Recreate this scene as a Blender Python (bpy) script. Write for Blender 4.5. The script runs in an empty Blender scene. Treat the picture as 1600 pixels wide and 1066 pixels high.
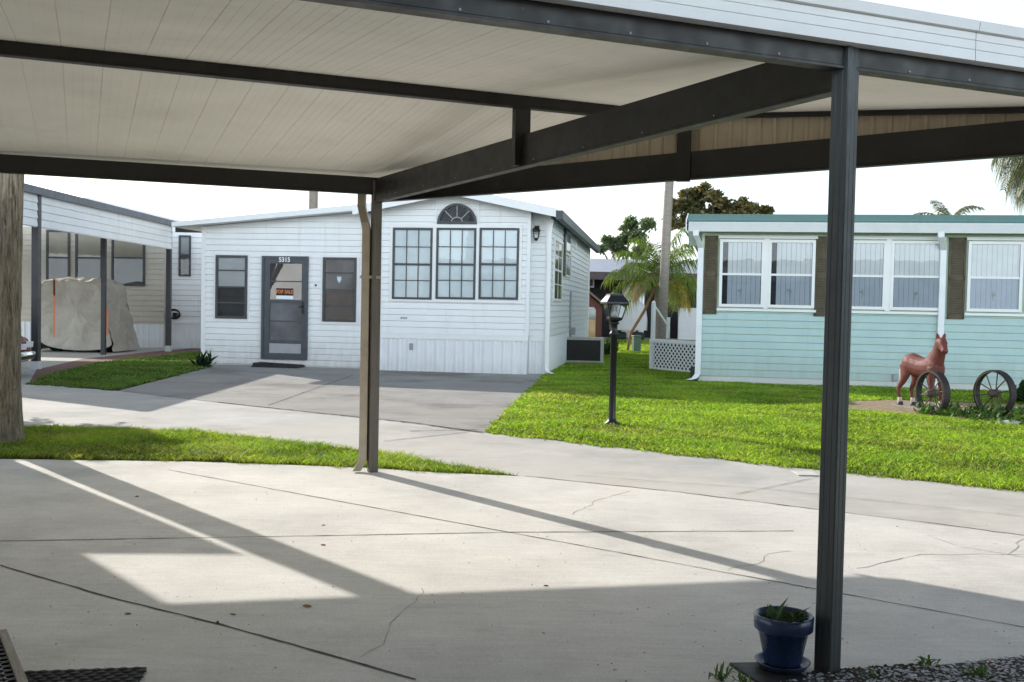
import bpy, math, random
import numpy as np
from mathutils import Vector, Matrix
random.seed(7); RNG = np.random.default_rng(11)
scn = bpy.context.scene
COL = scn.collection
PI = math.pi

# ------------------------------------------------------------------ measured camera
F = 1600.; ROLL = .02; Y0 = 478.; EYE = 1.4
PITCH = math.atan((533 - Y0) / F)
def ray(x, y):
    u, v = x - 800, y - 533
    c, s = math.cos(-ROLL), math.sin(-ROLL)
    u, v = c*u - s*v, s*u + c*v
    cp, sp = math.cos(-PITCH), math.sin(-PITCH)
    return (u, cp*F + sp*v, sp*F - cp*v)
def along(d, t): return Vector((d[0]*t, d[1]*t, EYE + d[2]*t))
def gnd(x, y, z=0.):
    d = ray(x, y); return along(d, (z - EYE)/d[2])
def depth(x, y, Y):
    d = ray(x, y); return along(d, Y/d[1])
def vplane(x, y, a, b):            # vertical plane through plan points a, b
    n = (-(b[1]-a[1]), b[0]-a[0]); d = ray(x, y)
    return along(d, (a[0]*n[0] + a[1]*n[1]) / (d[0]*n[0] + d[1]*n[1]))

# ------------------------------------------------------------------ object helpers
def tag(o, label=None, cat=None, group=None, kind=None):
    if label: o['label'] = label
    if cat: o['category'] = cat
    if group: o['group'] = group
    if kind: o['kind'] = kind
    return o
def thing(name, label, cat, loc=(0, 0, 0), yaw=0., group=None):
    o = bpy.data.objects.new(name, None); COL.objects.link(o)
    o.empty_display_size = .2
    o.location = loc; o.rotation_euler = (0, 0, yaw)
    return tag(o, label, cat, group)
def dup(root, loc, yaw, label, group=None):
    r = root.copy(); COL.objects.link(r); r.location = loc; r.rotation_euler = (0, 0, yaw)
    r['label'] = label
    if group: r['group'] = group
    for ch in list(root.children):
        c = ch.copy(); COL.objects.link(c); c.parent = r
        for g in list(ch.children):
            q = g.copy(); COL.objects.link(q); q.parent = c
    return r

class MB:
    """collects faces of ONE mesh"""
    def __init__(s, T=None): s.v = []; s.f = []; s.sm = []; s.T = T
    def P(s, p): return tuple(s.T(*p)) if s.T else tuple(p)
    def face(s, pts, smooth=False):
        b = len(s.v); s.v += [s.P(p) for p in pts]; s.f.append(tuple(range(b, b+len(pts)))); s.sm.append(smooth)
    def mesh(s, verts, faces, smooth=False):
        b = len(s.v); s.v += [s.P(p) for p in verts]
        s.f += [tuple(i+b for i in f) for f in faces]; s.sm += [smooth]*len(faces)
    def box(s, x0, x1, y0, y1, z0, z1):
        vs = [(x, y, z) for z in (z0, z1) for y in (y0, y1) for x in (x0, x1)]
        s.mesh(vs, [(0, 2, 3, 1), (4, 5, 7, 6), (0, 1, 5, 4), (2, 6, 7, 3), (0, 4, 6, 2), (1, 3, 7, 5)])
        return s
    def prism(s, poly, d0, d1, ax='z'):
        def m(a, b, d): return {'z': (a, b, d), 'y': (a, d, b), 'x': (d, a, b)}[ax]
        n = len(poly)
        vs = [m(a, b, d0) for a, b in poly] + [m(a, b, d1) for a, b in poly]
        s.mesh(vs, [tuple(range(n-1, -1, -1)), tuple(range(n, 2*n))] + [(i, (i+1) % n, n+(i+1) % n, n+i) for i in range(n)])
        return s
    def loft(s, rings, cap=True, smooth=True, close=False):
        n = len(rings[0]); vs = [p for r in rings for p in r]; fs = []
        m = len(rings)
        for k in range(m if close else m-1):
            a, b = k*n, ((k+1) % m)*n
            for i in range(n): fs.append((a+i, a+(i+1) % n, b+(i+1) % n, b+i))
        s.mesh(vs, fs, smooth)
        if cap and not close:
            s.mesh(rings[0], [tuple(range(n-1, -1, -1))]); s.mesh(rings[-1], [tuple(range(n))])
        return s
    def tube(s, path, r, n=10, cap=True, smooth=True, squash=1.0):
        path = [Vector(p) for p in path]
        rs = r if isinstance(r, (list, tuple)) else [r]*len(path)
        rings = []; up = None
        for i, p in enumerate(path):
            t = (path[min(i+1, len(path)-1)] - path[max(i-1, 0)]).normalized()
            if up is None:
                up = Vector((0, 0, 1)) if abs(t.z) < .9 else Vector((1, 0, 0))
            a = t.cross(up).normalized(); b = a.cross(t).normalized(); up = b
            rings.append([tuple(p + a*math.cos(q)*rs[i] + b*math.sin(q)*rs[i]*squash) for q in [2*PI*k/n for k in range(n)]])
        return s.loft(rings, cap, smooth)
    def lathe(s, prof, c=(0, 0, 0), n=28, smooth=True):
        rings = [[(c[0]+r*math.cos(2*PI*k/n), c[1]+r*math.sin(2*PI*k/n), c[2]+z) for k in range(n)] for r, z in prof]
        return s.loft(rings, True, smooth)
    def beam(s, a, b, w, z0a, z1a, z0b=None, z1b=None, lip=0.):
        """upright board between plan points a, b"""
        z0b = z0a if z0b is None else z0b; z1b = z1a if z1b is None else z1b
        d = Vector((b[0]-a[0], b[1]-a[1])).normalized(); n = Vector((-d.y, d.x))*w/2
        def ring(p, z0, z1):
            if lip: return [(p[0]-n.x*(1+lip), p[1]-n.y*(1+lip), z0), (p[0]+n.x*(1+lip), p[1]+n.y*(1+lip), z0),
                            (p[0]+n.x*(1+lip), p[1]+n.y*(1+lip), z0+.010), (p[0]+n.x, p[1]+n.y, z0+.014), (p[0]+n.x, p[1]+n.y, z1), (p[0]-n.x, p[1]-n.y, z1),
                            (p[0]-n.x, p[1]-n.y, z0+.014), (p[0]-n.x*(1+lip), p[1]-n.y*(1+lip), z0+.010)]
            return [(p[0]-n.x, p[1]-n.y, z0), (p[0]+n.x, p[1]+n.y, z0), (p[0]+n.x, p[1]+n.y, z1), (p[0]-n.x, p[1]-n.y, z1)]
        return s.loft([ring(a, z0a, z1a), ring(b, z0b, z1b)], True, False)
    def build(s, name, mat, parent=None, bevel=0., label=None):
        me = bpy.data.meshes.new(name)
        me.from_pydata(s.v, [], s.f); me.update()
        if any(s.sm): me.polygons.foreach_set('use_smooth', s.sm)
        if mat: me.materials.append(mat)
        o = bpy.data.objects.new(name, me); COL.objects.link(o)
        if parent is not None: o.parent = parent
        if bevel:
            b = o.modifiers.new('bevel', 'BEVEL'); b.width = bevel; b.segments = 2; b.limit_method = 'ANGLE'; b.angle_limit = .6
        if label: o['label'] = label
        return o

# ------------------------------------------------------------------ materials
def nodes(name):
    m = bpy.data.materials.new(name); m.use_nodes = True
    nt = m.node_tree; nt.nodes.clear()
    out = nt.nodes.new('ShaderNodeOutputMaterial')
    return m, nt, out
def N(nt, t, **kw):
    n = nt.nodes.new(t)
    for k, v in kw.items():
        if k in n.inputs: n.inputs[k].default_value = v
        else: setattr(n, k, v)
    return n
def rgba(c): return (c[0], c[1], c[2], 1.)
def noise(nt, co, scale, detail=4, rough=.55, vec_scale=None):
    if vec_scale:
        mp = N(nt, 'ShaderNodeMapping'); mp.inputs['Scale'].default_value = vec_scale
        nt.links.new(co, mp.inputs['Vector']); co = mp.outputs['Vector']
    n = N(nt, 'ShaderNodeTexNoise', Scale=scale, Detail=detail, Roughness=rough)
    nt.links.new(co, n.inputs['Vector']); return n.outputs['Fac']
def ramp(nt, fac, lo, hi, clo=(0, 0, 0), chi=(1, 1, 1)):
    r = N(nt, 'ShaderNodeValToRGB'); r.color_ramp.elements[0].position = lo; r.color_ramp.elements[1].position = hi
    r.color_ramp.elements[0].color = rgba(clo); r.color_ramp.elements[1].color = rgba(chi)
    nt.links.new(fac, r.inputs['Fac']); return r.outputs['Color']
def mix(nt, fac, a, b, mode='MIX'):
    m = N(nt, 'ShaderNodeMix', data_type='RGBA', blend_type=mode)
    for s, v in ((0, fac), (6, a), (7, b)):
        if hasattr(v, 'is_output'): nt.links.new(v, m.inputs[s])
        else: m.inputs[s].default_value = v if s == 0 else rgba(v)
    return m.outputs[2]
def paint(name, col, rough=.5, var=.10, scale=6., metal=0., bump=.0, bscale=60., dirt=0., dirt_col=(.16, .13, .09), dscale=1.5,
          streak=None, spec=.5, zdirt=0., zh=.9, chips=0.):
    m, nt, out = nodes(name)
    tc = N(nt, 'ShaderNodeTexCoord').outputs['Object']
    b = N(nt, 'ShaderNodeBsdfPrincipled', Roughness=rough, Metallic=metal)
    b.inputs['Specular IOR Level'].default_value = spec
    f = noise(nt, tc, scale, 5, .6, streak)
    c = ramp(nt, f, .3, .7, [x*(1-var) for x in col], [min(1, x*(1+var)) for x in col])
    if dirt:
        d = noise(nt, tc, dscale, 6, .7)
        df = ramp(nt, d, .50, .78, (0, 0, 0), (dirt, dirt, dirt))
        c = mix(nt, df, c, dirt_col)
    if chips:
        c = mix(nt, ramp(nt, noise(nt, tc, 26, 3, .8), .70, .74, (0, 0, 0), (chips,)*3), c, (.30, .27, .22))
    if zdirt:
        sx = N(nt, 'ShaderNodeSeparateXYZ'); nt.links.new(tc, sx.inputs[0])
        mr = N(nt, 'ShaderNodeMapRange'); mr.inputs['From Min'].default_value = zh; mr.inputs['From Max'].default_value = 0.; nt.links.new(sx.outputs['Z'], mr.inputs['Value'])
        st_ = noise(nt, tc, 3.5, 6, .7, (2.2, 2.2, .5))
        mm = N(nt, 'ShaderNodeMath', operation='MULTIPLY'); nt.links.new(mr.outputs[0], mm.inputs[0]); nt.links.new(st_, mm.inputs[1])
        c = mix(nt, ramp(nt, mm.outputs[0], .12, .55, (0, 0, 0), (zdirt,)*3), c, (.27, .25, .20))
        c = mix(nt, ramp(nt, noise(nt, tc, 2.2, 6, .72, (3., 3., .22)), .55, .80, (0, 0, 0), (zdirt*.7,)*3), c, (.36, .35, .31))
    nt.links.new(c, b.inputs['Base Color'])
    rr = ramp(nt, noise(nt, tc, scale*2.3, 4), .3, .7, [max(0, rough-.08)]*3, [min(1, rough+.1)]*3)
    nt.links.new(rr, b.inputs['Roughness'])
    if bump:
        bp = N(nt, 'ShaderNodeBump', Strength=bump, Distance=.01)
        nt.links.new(noise(nt, tc, bscale, 4), bp.inputs['Height']); nt.links.new(bp.outputs[0], b.inputs['Normal'])
    nt.links.new(b.outputs[0], out.inputs[0])
    return m
def concrete(name, col, stain=(.20, .19, .175), amount=.5, warm=(1.05, 1., .93), sscale=.5, darkscale=None):
    m, nt, out = nodes(name)
    tc = N(nt, 'ShaderNodeTexCoord').outputs['Object']
    b = N(nt, 'ShaderNodeBsdfPrincipled', Roughness=.85)
    b.inputs['Specular IOR Level'].default_value = .25
    c = ramp(nt, noise(nt, tc, 1.1, 8, .66), .3, .7, [x*.80 for x in col], [x*1.09 for x in col])
    c = mix(nt, ramp(nt, noise(nt, tc, .35, 3), .4, .65, (0, 0, 0), (.55,)*3), c, [min(1, a*w) for a, w in zip(col, warm)])
    s = ramp(nt, noise(nt, tc, sscale, 9, .68), .50, .74, (0, 0, 0), (amount,)*3)
    c = mix(nt, s, c, stain)
    s2 = ramp(nt, noise(nt, tc, 4.5, 7, .7), .60, .80, (0, 0, 0), (amount*.55,)*3)
    c = mix(nt, s2, c, [x*.8 for x in stain])
    # broom finish streaks and fine speckle
    c = mix(nt, .22, c, ramp(nt, noise(nt, tc, 9, 5, .7, (.35, 3., 1)), .3, .7, (.62,)*3, (1.25,)*3), 'MULTIPLY')
    c = mix(nt, .35, c, ramp(nt, noise(nt, tc, 140, 2, .6), .30, .68, (.62,)*3, (1.2,)*3), 'MULTIPLY')
    v = N(nt, 'ShaderNodeTexVoronoi', Scale=5.); nt.links.new(tc, v.inputs['Vector'])
    c = mix(nt, ramp(nt, noise(nt, tc, 2.1, 9, .8, (.45, 1.6, 1)), .56, .70, (0, 0, 0), (amount*.7,)*3), c, [x*1.35 for x in stain])
    spot = ramp(nt, v.outputs['Distance'], .025, .05, (.55,)*3, (0, 0, 0))
    c = mix(nt, spot, c, (.17, .145, .11))
    nt.links.new(c, b.inputs['Base Color'])
    bp = N(nt, 'ShaderNodeBump', Strength=.25, Distance=.004)
    nt.links.new(noise(nt, tc, 220, 3, .7), bp.inputs['Height']); nt.links.new(bp.outputs[0], b.inputs['Normal'])
    nt.links.new(b.outputs[0], out.inputs[0]); return m
def leafy(name, c1, c2, c3=None, trans=.35, zgrad=None, scale=2.):
    """leaf material: diffuse and translucent, patchy; zgrad darkens the foot of blades"""
    m, nt, out = nodes(name)
    geo = N(nt, 'ShaderNodeNewGeometry'); pos = geo.outputs['Position']
    c = ramp(nt, noise(nt, pos, scale, 5, .65), .32, .68, c1, c2)
    if zgrad: c = mix(nt, ramp(nt, noise(nt, pos, scale*.55, 6, .7), .52, .72, (0, 0, 0), (.65,)*3), c, (c3[0]*.85, c3[1]*.78, c3[2]) if c3 else c2)
    if c3:
        c = mix(nt, ramp(nt, noise(nt, pos, scale*6, 3, .7), .56, .72, (0, 0, 0), (.8,)*3), c, c3)
    rnd = ramp(nt, geo.outputs['Random Per Island'], 0, 1, (.62,)*3, (1.3,)*3)
    c = mix(nt, 1., c, rnd, 'MULTIPLY')
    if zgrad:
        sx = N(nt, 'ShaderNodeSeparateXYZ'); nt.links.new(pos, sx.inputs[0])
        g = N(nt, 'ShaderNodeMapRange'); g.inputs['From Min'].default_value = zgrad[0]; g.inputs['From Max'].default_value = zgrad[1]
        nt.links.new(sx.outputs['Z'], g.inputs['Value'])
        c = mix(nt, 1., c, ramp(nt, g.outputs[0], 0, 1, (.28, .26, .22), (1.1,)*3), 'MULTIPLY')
    d = N(nt, 'ShaderNodeBsdfDiffuse'); t = N(nt, 'ShaderNodeBsdfTranslucent'); g2 = N(nt, 'ShaderNodeBsdfGlossy', Roughness=.45)
    nt.links.new(c, d.inputs['Color'])
    tcv = mix(nt, 1., c, (1.5, 1.5, .75), 'MULTIPLY'); nt.links.new(tcv, t.inputs['Color'])
    ms = N(nt, 'ShaderNodeMixShader', Fac=trans); nt.links.new(d.outputs[0], ms.inputs[1]); nt.links.new(t.outputs[0], ms.inputs[2])
    m2 = N(nt, 'ShaderNodeMixShader', Fac=.04); nt.links.new(ms.outputs[0], m2.inputs[1]); nt.links.new(g2.outputs[0], m2.inputs[2])
    nt.links.new(m2.outputs[0], out.inputs[0]); return m
def glass(name, refl=.12, tint=(.95, .97, .975)):
    m, nt, out = nodes(name)
    tc = N(nt, 'ShaderNodeTexCoord').outputs['Object']
    t = N(nt, 'ShaderNodeBsdfTransparent', Color=rgba(tint)); g = N(nt, 'ShaderNodeBsdfGlossy', Roughness=.02)
    fr = N(nt, 'ShaderNodeFresnel', IOR=1.5)
    bp = N(nt, 'ShaderNodeBump', Strength=.06, Distance=.02); nt.links.new(noise(nt, tc, 2.2, 2), bp.inputs['Height'])
    nt.links.new(bp.outputs[0], g.inputs['Normal'])
    ad = N(nt, 'ShaderNodeMath', operation='ADD'); ad.inputs[1].default_value = refl; ad.use_clamp = True
    nt.links.new(fr.outputs[0], ad.inputs[0])
    ms = N(nt, 'ShaderNodeMixShader'); nt.links.new(ad.outputs[0], ms.inputs[0]); nt.links.new(t.outputs[0], ms.inputs[1]); nt.links.new(g.outputs[0], ms.inputs[2])
    nt.links.new(ms.outputs[0], out.inputs[0]); return m

M = dict(
    pad=concrete('pale_concrete', (.78, .755, .71), amount=.42, sscale=.45, warm=(1.04, 1., .95)),
    road=concrete('road_concrete', (.63, .605, .56), amount=.45, sscale=.6),
    drive=concrete('driveway_concrete', (.41, .385, .355), stain=(.065, .065, .065), amount=.9, sscale=.33),
    slab=concrete('slab_concrete', (.55, .54, .51), amount=.3),
    joint=paint('joint_dirt', (.085, .075, .06), .9, .5, 12),
    crack=paint('crack_dirt', (.40, .375, .33), .9, .5, 9),
    soil=paint('soil', (.075, .058, .035), .95, .45, 9, bump=.6, bscale=40),
    lawnbase=paint('turf_soil', (.06, .075, .02), .95, .5, 5, dirt=.6, dirt_col=(.13, .10, .045), dscale=3),
    sand=paint('sandy_bed', (.34, .25, .15), .95, .35, 14, bump=.5, bscale=60, dirt=.5, dirt_col=(.10, .08, .045), dscale=6),
    brick=None,
    beam=paint('dark_brown_paint', (.012, .0115, .0105), .45, .25, 5, dirt=.35, dirt_col=(.050, .043, .033), dscale=3.5, streak=(1, 1, .4), chips=.45),
    post=paint('grey_green_paint', (.062, .072, .075), .42, .16, 7, streak=(4, 4, .3), dirt=.2, dirt_col=(.05, .048, .04), dscale=5, chips=.25),
    ceil=paint('cream_ceiling_paint', (.89, .855, .77), .55, .05, 1.4, dirt=.20, dirt_col=(.36, .30, .22), dscale=1.3),
    gable=paint('tan_gable_panel', (.60, .51, .38), .55, .10, 8, streak=(6, 6, .4), dirt=.3, dirt_col=(.22, .15, .09), dscale=4),
    fascia=paint('white_fascia', (.79, .80, .80), .4, .04, 3, dirt=.25, dirt_col=(.45, .43, .38), dscale=3),
    soffit=paint('tan_soffit', (.45, .40, .31), .6, .1, 5),
    roof=paint('aluminium_roof', (.72, .72, .70), .4, .06, 2),
    tan=paint('tan_downspout', (.44, .38, .30), .45, .10, 6, dirt=.3, dscale=8),
    white=paint('white_siding', (.80, .81, .82), .45, .03, 2.5, dirt=.20, dirt_col=(.52, .52, .50), dscale=1.2, zdirt=.45),
    trim=paint('white_trim', (.82, .82, .82), .4, .03, 3, dirt=.12, dirt_col=(.5, .5, .48)),
    skirt=paint('white_skirting', (.79, .80, .82), .45, .04, 3, dirt=.12, dirt_col=(.5, .5, .48), dscale=1.6, zdirt=.22, zh=.4),
    beige=paint('beige_siding', (.54, .49, .41), .5, .05, 2.5, dirt=.2, dirt_col=(.4, .35, .28), zdirt=.45),
    teal=paint('mint_siding', (.41, .565, .555), .5, .05, 2, dirt=.18, dirt_col=(.25, .42, .38), zdirt=.45),
    mintplain=paint('pale_mint_wall', (.50, .62, .47), .5, .04, 2),
    shingle=paint('teal_shingle', (.085, .185, .175), .8, .25, 25, bump=.5, bscale=30),
    gutterwhite=paint('white_gutter', (.80, .82, .84), .35, .03, 4, dirt=.2, dirt_col=(.5, .5, .48), dscale=5),
    gutterdark=paint('slate_gutter', (.085, .10, .125), .4, .12, 4),
    postdark=paint('near_black_post', (.022, .025, .032), .4, .12, 4),
    taupe=paint('weathered_taupe_paint', (.125, .112, .090), .45, .16, 7, streak=(4, 4, .3), dirt=.3, dirt_col=(.06, .05, .04), dscale=5),
    shutter=paint('brown_shutter', (.078, .060, .032), .6, .2, 6, dirt=.35, dirt_col=(.17, .13, .08), dscale=3),
    bronze=paint('dark_bronze_frame', (.050, .054, .060), .45, .15, 6),
    doorm=paint('charcoal_door', (.060, .068, .082), .45, .12, 6),
    kick=paint('grey_kick_plate', (.36, .36, .38), .45, .1, 6),
    black=paint('black_metal', (.012, .012, .013), .4, .2, 8),
    rubber=paint('black_rubber', (.016, .016, .017), .7, .3, 10),
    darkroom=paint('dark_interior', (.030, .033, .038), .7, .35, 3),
    redroom=paint('dim_red_interior', (.030, .024, .026), .7, .5, 2.2, dirt=.7, dirt_col=(.13, .018, .020), dscale=2.2),
    screen=paint('window_screen', (.135, .135, .145), .7, .40, 1.8),
    blind=paint('pale_blind', (.80, .865, .90), .6, .06, 3),
    greyblind=paint('grey_blind', (.50, .51, .53), .6, .06, 3),
    creamblind=paint('cream_blind', (.60, .55, .46), .6, .06, 3),
    slat=paint('vertical_blind', (.74, .755, .775), .6, .05, 4),
    glass=glass('window_glass', .02), glassdark=glass('door_glass', .015), glassscreen=glass('screened_glass', -.03), mesh=glass('insect_screen', -.035, (.76, .79, .84)), glassclear=glass('lantern_glass', .03),
    tarp=paint('grey_beige_tarp', (.40, .37, .32), .75, .12, 2.2, bump=.35, bscale=7, dirt=.3, dirt_col=(.22, .19, .15), dscale=2),
    strap=paint('orange_strap', (.55, .17, .07), .5, .1, 8),
    carred=paint('dark_red_car_paint', (.16, .010, .012), .22, .08, 3),
    chrome=paint('chrome', (.75, .76, .78), .12, .04, 5, metal=1.),
    carglass=glass('car_glass', .2, (.25, .28, .28)),
    horse=paint('red_brown_statue_paint', (.150, .036, .025), .65, .18, 7, dirt=.4, dirt_col=(.28, .10, .07), dscale=4, bump=.25, bscale=45),
    horsewhite=paint('statue_white', (.62, .50, .44), .55, .1, 9),
    hoof=paint('statue_hoof', (.03, .025, .022), .5, .2, 9),
    iron=paint('rusty_dark_iron', (.022, .017, .015), .65, .45, 12, bump=.3, bscale=50, dirt=.5, dirt_col=(.06, .03, .018), dscale=7),
    ironlight=paint('worn_iron', (.10, .075, .058), .6, .35, 12, dirt=.5, dirt_col=(.07, .045, .03), dscale=7),
    wood=paint('weathered_wood', (.34, .30, .25), .8, .3, 9, streak=(1, 14, 14), bump=.4, bscale=30),
    bluepot=paint('blue_glazed_pot', (.022, .045, .115), .25, .2, 5, dirt=.25, dirt_col=(.07, .09, .16), dscale=9),
    bluesaucer=paint('blue_saucer', (.035, .055, .13), .35, .2, 6, dirt=.3, dirt_col=(.14, .15, .2), dscale=9),
    tray=paint('dark_tray', (.022, .022, .025), .6, .25, 8, dirt=.4, dirt_col=(.075, .065, .055), dscale=8),
    pebble=paint('pale_pebbles', (.42, .42, .42), .8, .7, 28),
    palmbark=None, smoothbark=paint('grey_palm_trunk', (.30, .255, .215), .85, .22, 6, streak=(1, 1, 5), bump=.5, bscale=18),
    bark=paint('tree_bark', (.09, .07, .05), .9, .3, 9, bump=.5, bscale=22),
    boot=paint('palm_leaf_base', (.30, .17, .08), .8, .3, 8),
    brownwood=paint('red_brown_shed_paint', (.125, .040, .026), .7, .2, 6, streak=(8, 8, .5)),
    shedroof=paint('brown_shingle', (.17, .125, .10), .85, .3, 20, bump=.4, bscale=30),
    heater=paint('tan_tank', (.60, .40, .20), .5, .08, 6),
    utility=paint('utility_green', (.13, .21, .14), .55, .1, 6),
    greyroof=paint('grey_metal_roof', (.36, .38, .44), .4, .1, 4),
    brownfascia=paint('brown_fascia', (.05, .032, .03), .5, .2, 5),
    darkhouse=paint('dark_porch', (.018, .016, .017), .8, .3, 3),
    offwhite=paint('off_white_wall', (.58, .58, .57), .6, .06, 3, dirt=.2, dirt_col=(.4, .4, .38)),
    acgrille=paint('black_coil', (.010, .010, .012), .6, .3, 30),
    accase=paint('beige_metal_case', (.50, .48, .43), .5, .08, 5),
    grey=paint('grey_metal', (.33, .34, .35), .5, .1, 6),
    orange=paint('orange_letters', (.62, .17, .04), .5, .05, 8), signblack=paint('sign_black', (.012, .010, .010), .5, .2, 8),
    letter=paint('white_letters', (.80, .80, .80), .5, .03, 8), sticker=paint('pale_blue_sticker', (.50, .64, .68), .5, .1, 20),
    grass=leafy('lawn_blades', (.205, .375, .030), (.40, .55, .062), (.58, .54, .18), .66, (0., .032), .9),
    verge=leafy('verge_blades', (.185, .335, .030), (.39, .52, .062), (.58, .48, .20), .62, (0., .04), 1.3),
    grass_shadetint=leafy('shade_tinted_lawn_blades', (.09, .19, .024), (.17, .27, .04), (.28, .26, .10), .25, (0., .035), .9),  # darker copy of the lawn blades, shade put into the colour
    dryverge=leafy('dry_blades', (.16, .12, .05), (.11, .13, .03), None, .3, (0., .06), 3),
    decal=leafy('faded_leaf_decal', (.40, .52, .40), (.50, .60, .48), None, .0, None, 9),
    weed=leafy('weed_leaves', (.055, .12, .02), (.10, .19, .035), None, .3, None, 5),
    aloe=leafy('pot_plant_leaves', (.035, .085, .030), (.07, .14, .05), None, .2, None, 9),
    shrub=leafy('dark_plant_leaves', (.018, .045, .018), (.035, .075, .028), None, .2, None, 6),
    tree1=leafy('pale_tree_leaves', (.10, .15, .07), (.18, .24, .11), (.24, .25, .11), .35, None, .8),
    tree2=leafy('rusty_tree_leaves', (.075, .095, .035), (.20, .15, .055), (.32, .18, .06), .3, None, .6),
    palm=leafy('palm_leaflets', (.085, .16, .03), (.19, .26, .05), (.36, .30, .07), .38, None, 1.0),
    palmyellow=leafy('yellowing_palm_leaflets', (.33, .28, .05), (.48, .36, .07), (.22, .26, .06), .4, None, 1.3),
    palmgrey=leafy('grey_green_palm_leaflets', (.09, .115, .055), (.14, .16, .08), (.25, .20, .10), .35, None, 1.2),
    drypalm=leafy('dry_palm_flower', (.42, .33, .17), (.55, .45, .26), None, .3, None, 3),
    litter=leafy('dry_leaf', (.18, .10, .045), (.30, .19, .09), None, .1, None, 8),
)
def brickmat():
    m, nt, out = nodes('brick_pavers'); tc = N(nt, 'ShaderNodeTexCoord').outputs['Object']
    b = N(nt, 'ShaderNodeBsdfPrincipled', Roughness=.9)
    br = N(nt, 'ShaderNodeTexBrick', Scale=1., Color1=(.26, .12, .095, 1), Color2=(.18, .085, .07, 1), Mortar=(.13, .11, .09, 1))
    br.inputs['Brick Width'].default_value = .2; br.inputs['Row Height'].default_value = .1; br.inputs['Mortar Size'].default_value = .008
    nt.links.new(tc, br.inputs['Vector'])
    c = mix(nt, .4, br.outputs['Color'], ramp(nt, noise(nt, tc, 7), .3, .7, (.6,)*3, (1.3,)*3), 'MULTIPLY')
    nt.links.new(c, b.inputs['Base Color']); nt.links.new(b.outputs[0], out.inputs[0]); return m
M['brick'] = brickmat()
def palmbark():
    m, nt, out = nodes('fibrous_palm_bark'); tc = N(nt, 'ShaderNodeTexCoord').outputs['Object']
    b = N(nt, 'ShaderNodeBsdfPrincipled', Roughness=.95)
    f = noise(nt, tc, 9., 9, .75, (5, 5, .45)); g = noise(nt, tc, 3., 4)
    c = ramp(nt, f, .38, .62, (.085, .06, .04), (.50, .41, .29))
    c = mix(nt, ramp(nt, g, .45, .7, (0, 0, 0), (.55,)*3), c, (.30, .27, .22))
    c = mix(nt, ramp(nt, noise(nt, tc, 14, 6, .75, (1.6, 1.6, .5)), .60, .66, (0, 0, 0), (.75,)*3), c, (.46, .43, .37))
    c = mix(nt, ramp(nt, noise(nt, tc, 10, 6, .8, (2.5, 2.5, .35)), .60, .66, (0, 0, 0), (.8,)*3), c, (.045, .030, .022))
    nt.links.new(c, b.inputs['Base Color'])
    bp = N(nt, 'ShaderNodeBump', Strength=1., Distance=.035); nt.links.new(f, bp.inputs['Height']); nt.links.new(bp.outputs[0], b.inputs['Normal'])
    nt.links.new(b.outputs[0], out.inputs[0]); return m
M['palmbark'] = palmbark()

# ------------------------------------------------------------------ sun, sky, camera
AZ = math.radians(40.5); EL = math.radians(26.5)            # sun: 41 deg left of straight ahead
sdir = Vector((-math.sin(AZ)*math.cos(EL), math.cos(AZ)*math.cos(EL), math.sin(EL)))
sl = bpy.data.lights.new('sun', 'SUN'); sl.energy = 5.0; sl.angle = math.radians(.5); sl.color = (1., .955, .885)
so = bpy.data.objects.new('sun', sl); COL.objects.link(so); so.rotation_euler = sdir.to_track_quat('Z', 'Y').to_euler(); so.location = (-20, 30, 30)
w = bpy.data.worlds.new('World'); scn.world = w; w.use_nodes = True
nt = w.node_tree; bg = nt.nodes['Background']
sky = nt.nodes.new('ShaderNodeTexSky'); sky.sky_type = 'NISHITA'; sky.sun_disc = False
sky.sun_elevation = EL; sky.sun_rotation = -AZ; sky.air_density = 1.0; sky.dust_density = 2.5; sky.ozone_density = 1.0
tcw = nt.nodes.new('ShaderNodeTexCoord'); sxw = nt.nodes.new('ShaderNodeSeparateXYZ'); nt.links.new(tcw.outputs['Generated'], sxw.inputs[0])
hz_ = nt.nodes.new('ShaderNodeValToRGB'); hz_.color_ramp.elements[0].position = .30; hz_.color_ramp.elements[1].position = .50
hz_.color_ramp.elements[0].color = (.82, .93, 1., 1); hz_.color_ramp.elements[1].color = (.05, .07, .10, 1)
nt.links.new(sxw.outputs['Z'], hz_.inputs['Fac'])
sc_ = nt.nodes.new('ShaderNodeVectorMath'); sc_.operation = 'SCALE'; nt.links.new(hz_.outputs['Color'], sc_.inputs[0])
ng_ = nt.nodes.new('ShaderNodeMapRange'); ng_.interpolation_type = 'SMOOTHSTEP'; nt.links.new(sxw.outputs['Y'], ng_.inputs['Value'])
ng_.inputs['From Min'].default_value = .15; ng_.inputs['From Max'].default_value = -.75; ng_.inputs['To Min'].default_value = 13.; ng_.inputs['To Max'].default_value = 50.   # added unseen glow behind the camera, fill light for the facades
nt.links.new(ng_.outputs[0], sc_.inputs['Scale'])
ad_ = nt.nodes.new('ShaderNodeVectorMath'); ad_.operation = 'ADD'; nt.links.new(sky.outputs[0], ad_.inputs[0]); nt.links.new(sc_.outputs[0], ad_.inputs[1])   # bright haze plus the added rear glow over the clear sky
nt.links.new(ad_.outputs[0], bg.inputs[0]); bg.inputs[1].default_value = .075
cam = bpy.data.cameras.new('camera'); co = bpy.data.objects.new('camera', cam); COL.objects.link(co)
cam.sensor_width = 36; cam.lens = 36*F/1600; cam.clip_start = .05; cam.clip_end = 2000
co.location = (0, 0, EYE)
co.rotation_euler = (Matrix.Rotation(PI/2 - PITCH, 3, 'X') @ Matrix.Rotation(ROLL, 3, 'Z')).to_euler()
scn.camera = co
scn.view_settings.view_transform = 'Standard'; scn.view_settings.look = 'None'; scn.view_settings.exposure = 0

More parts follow.
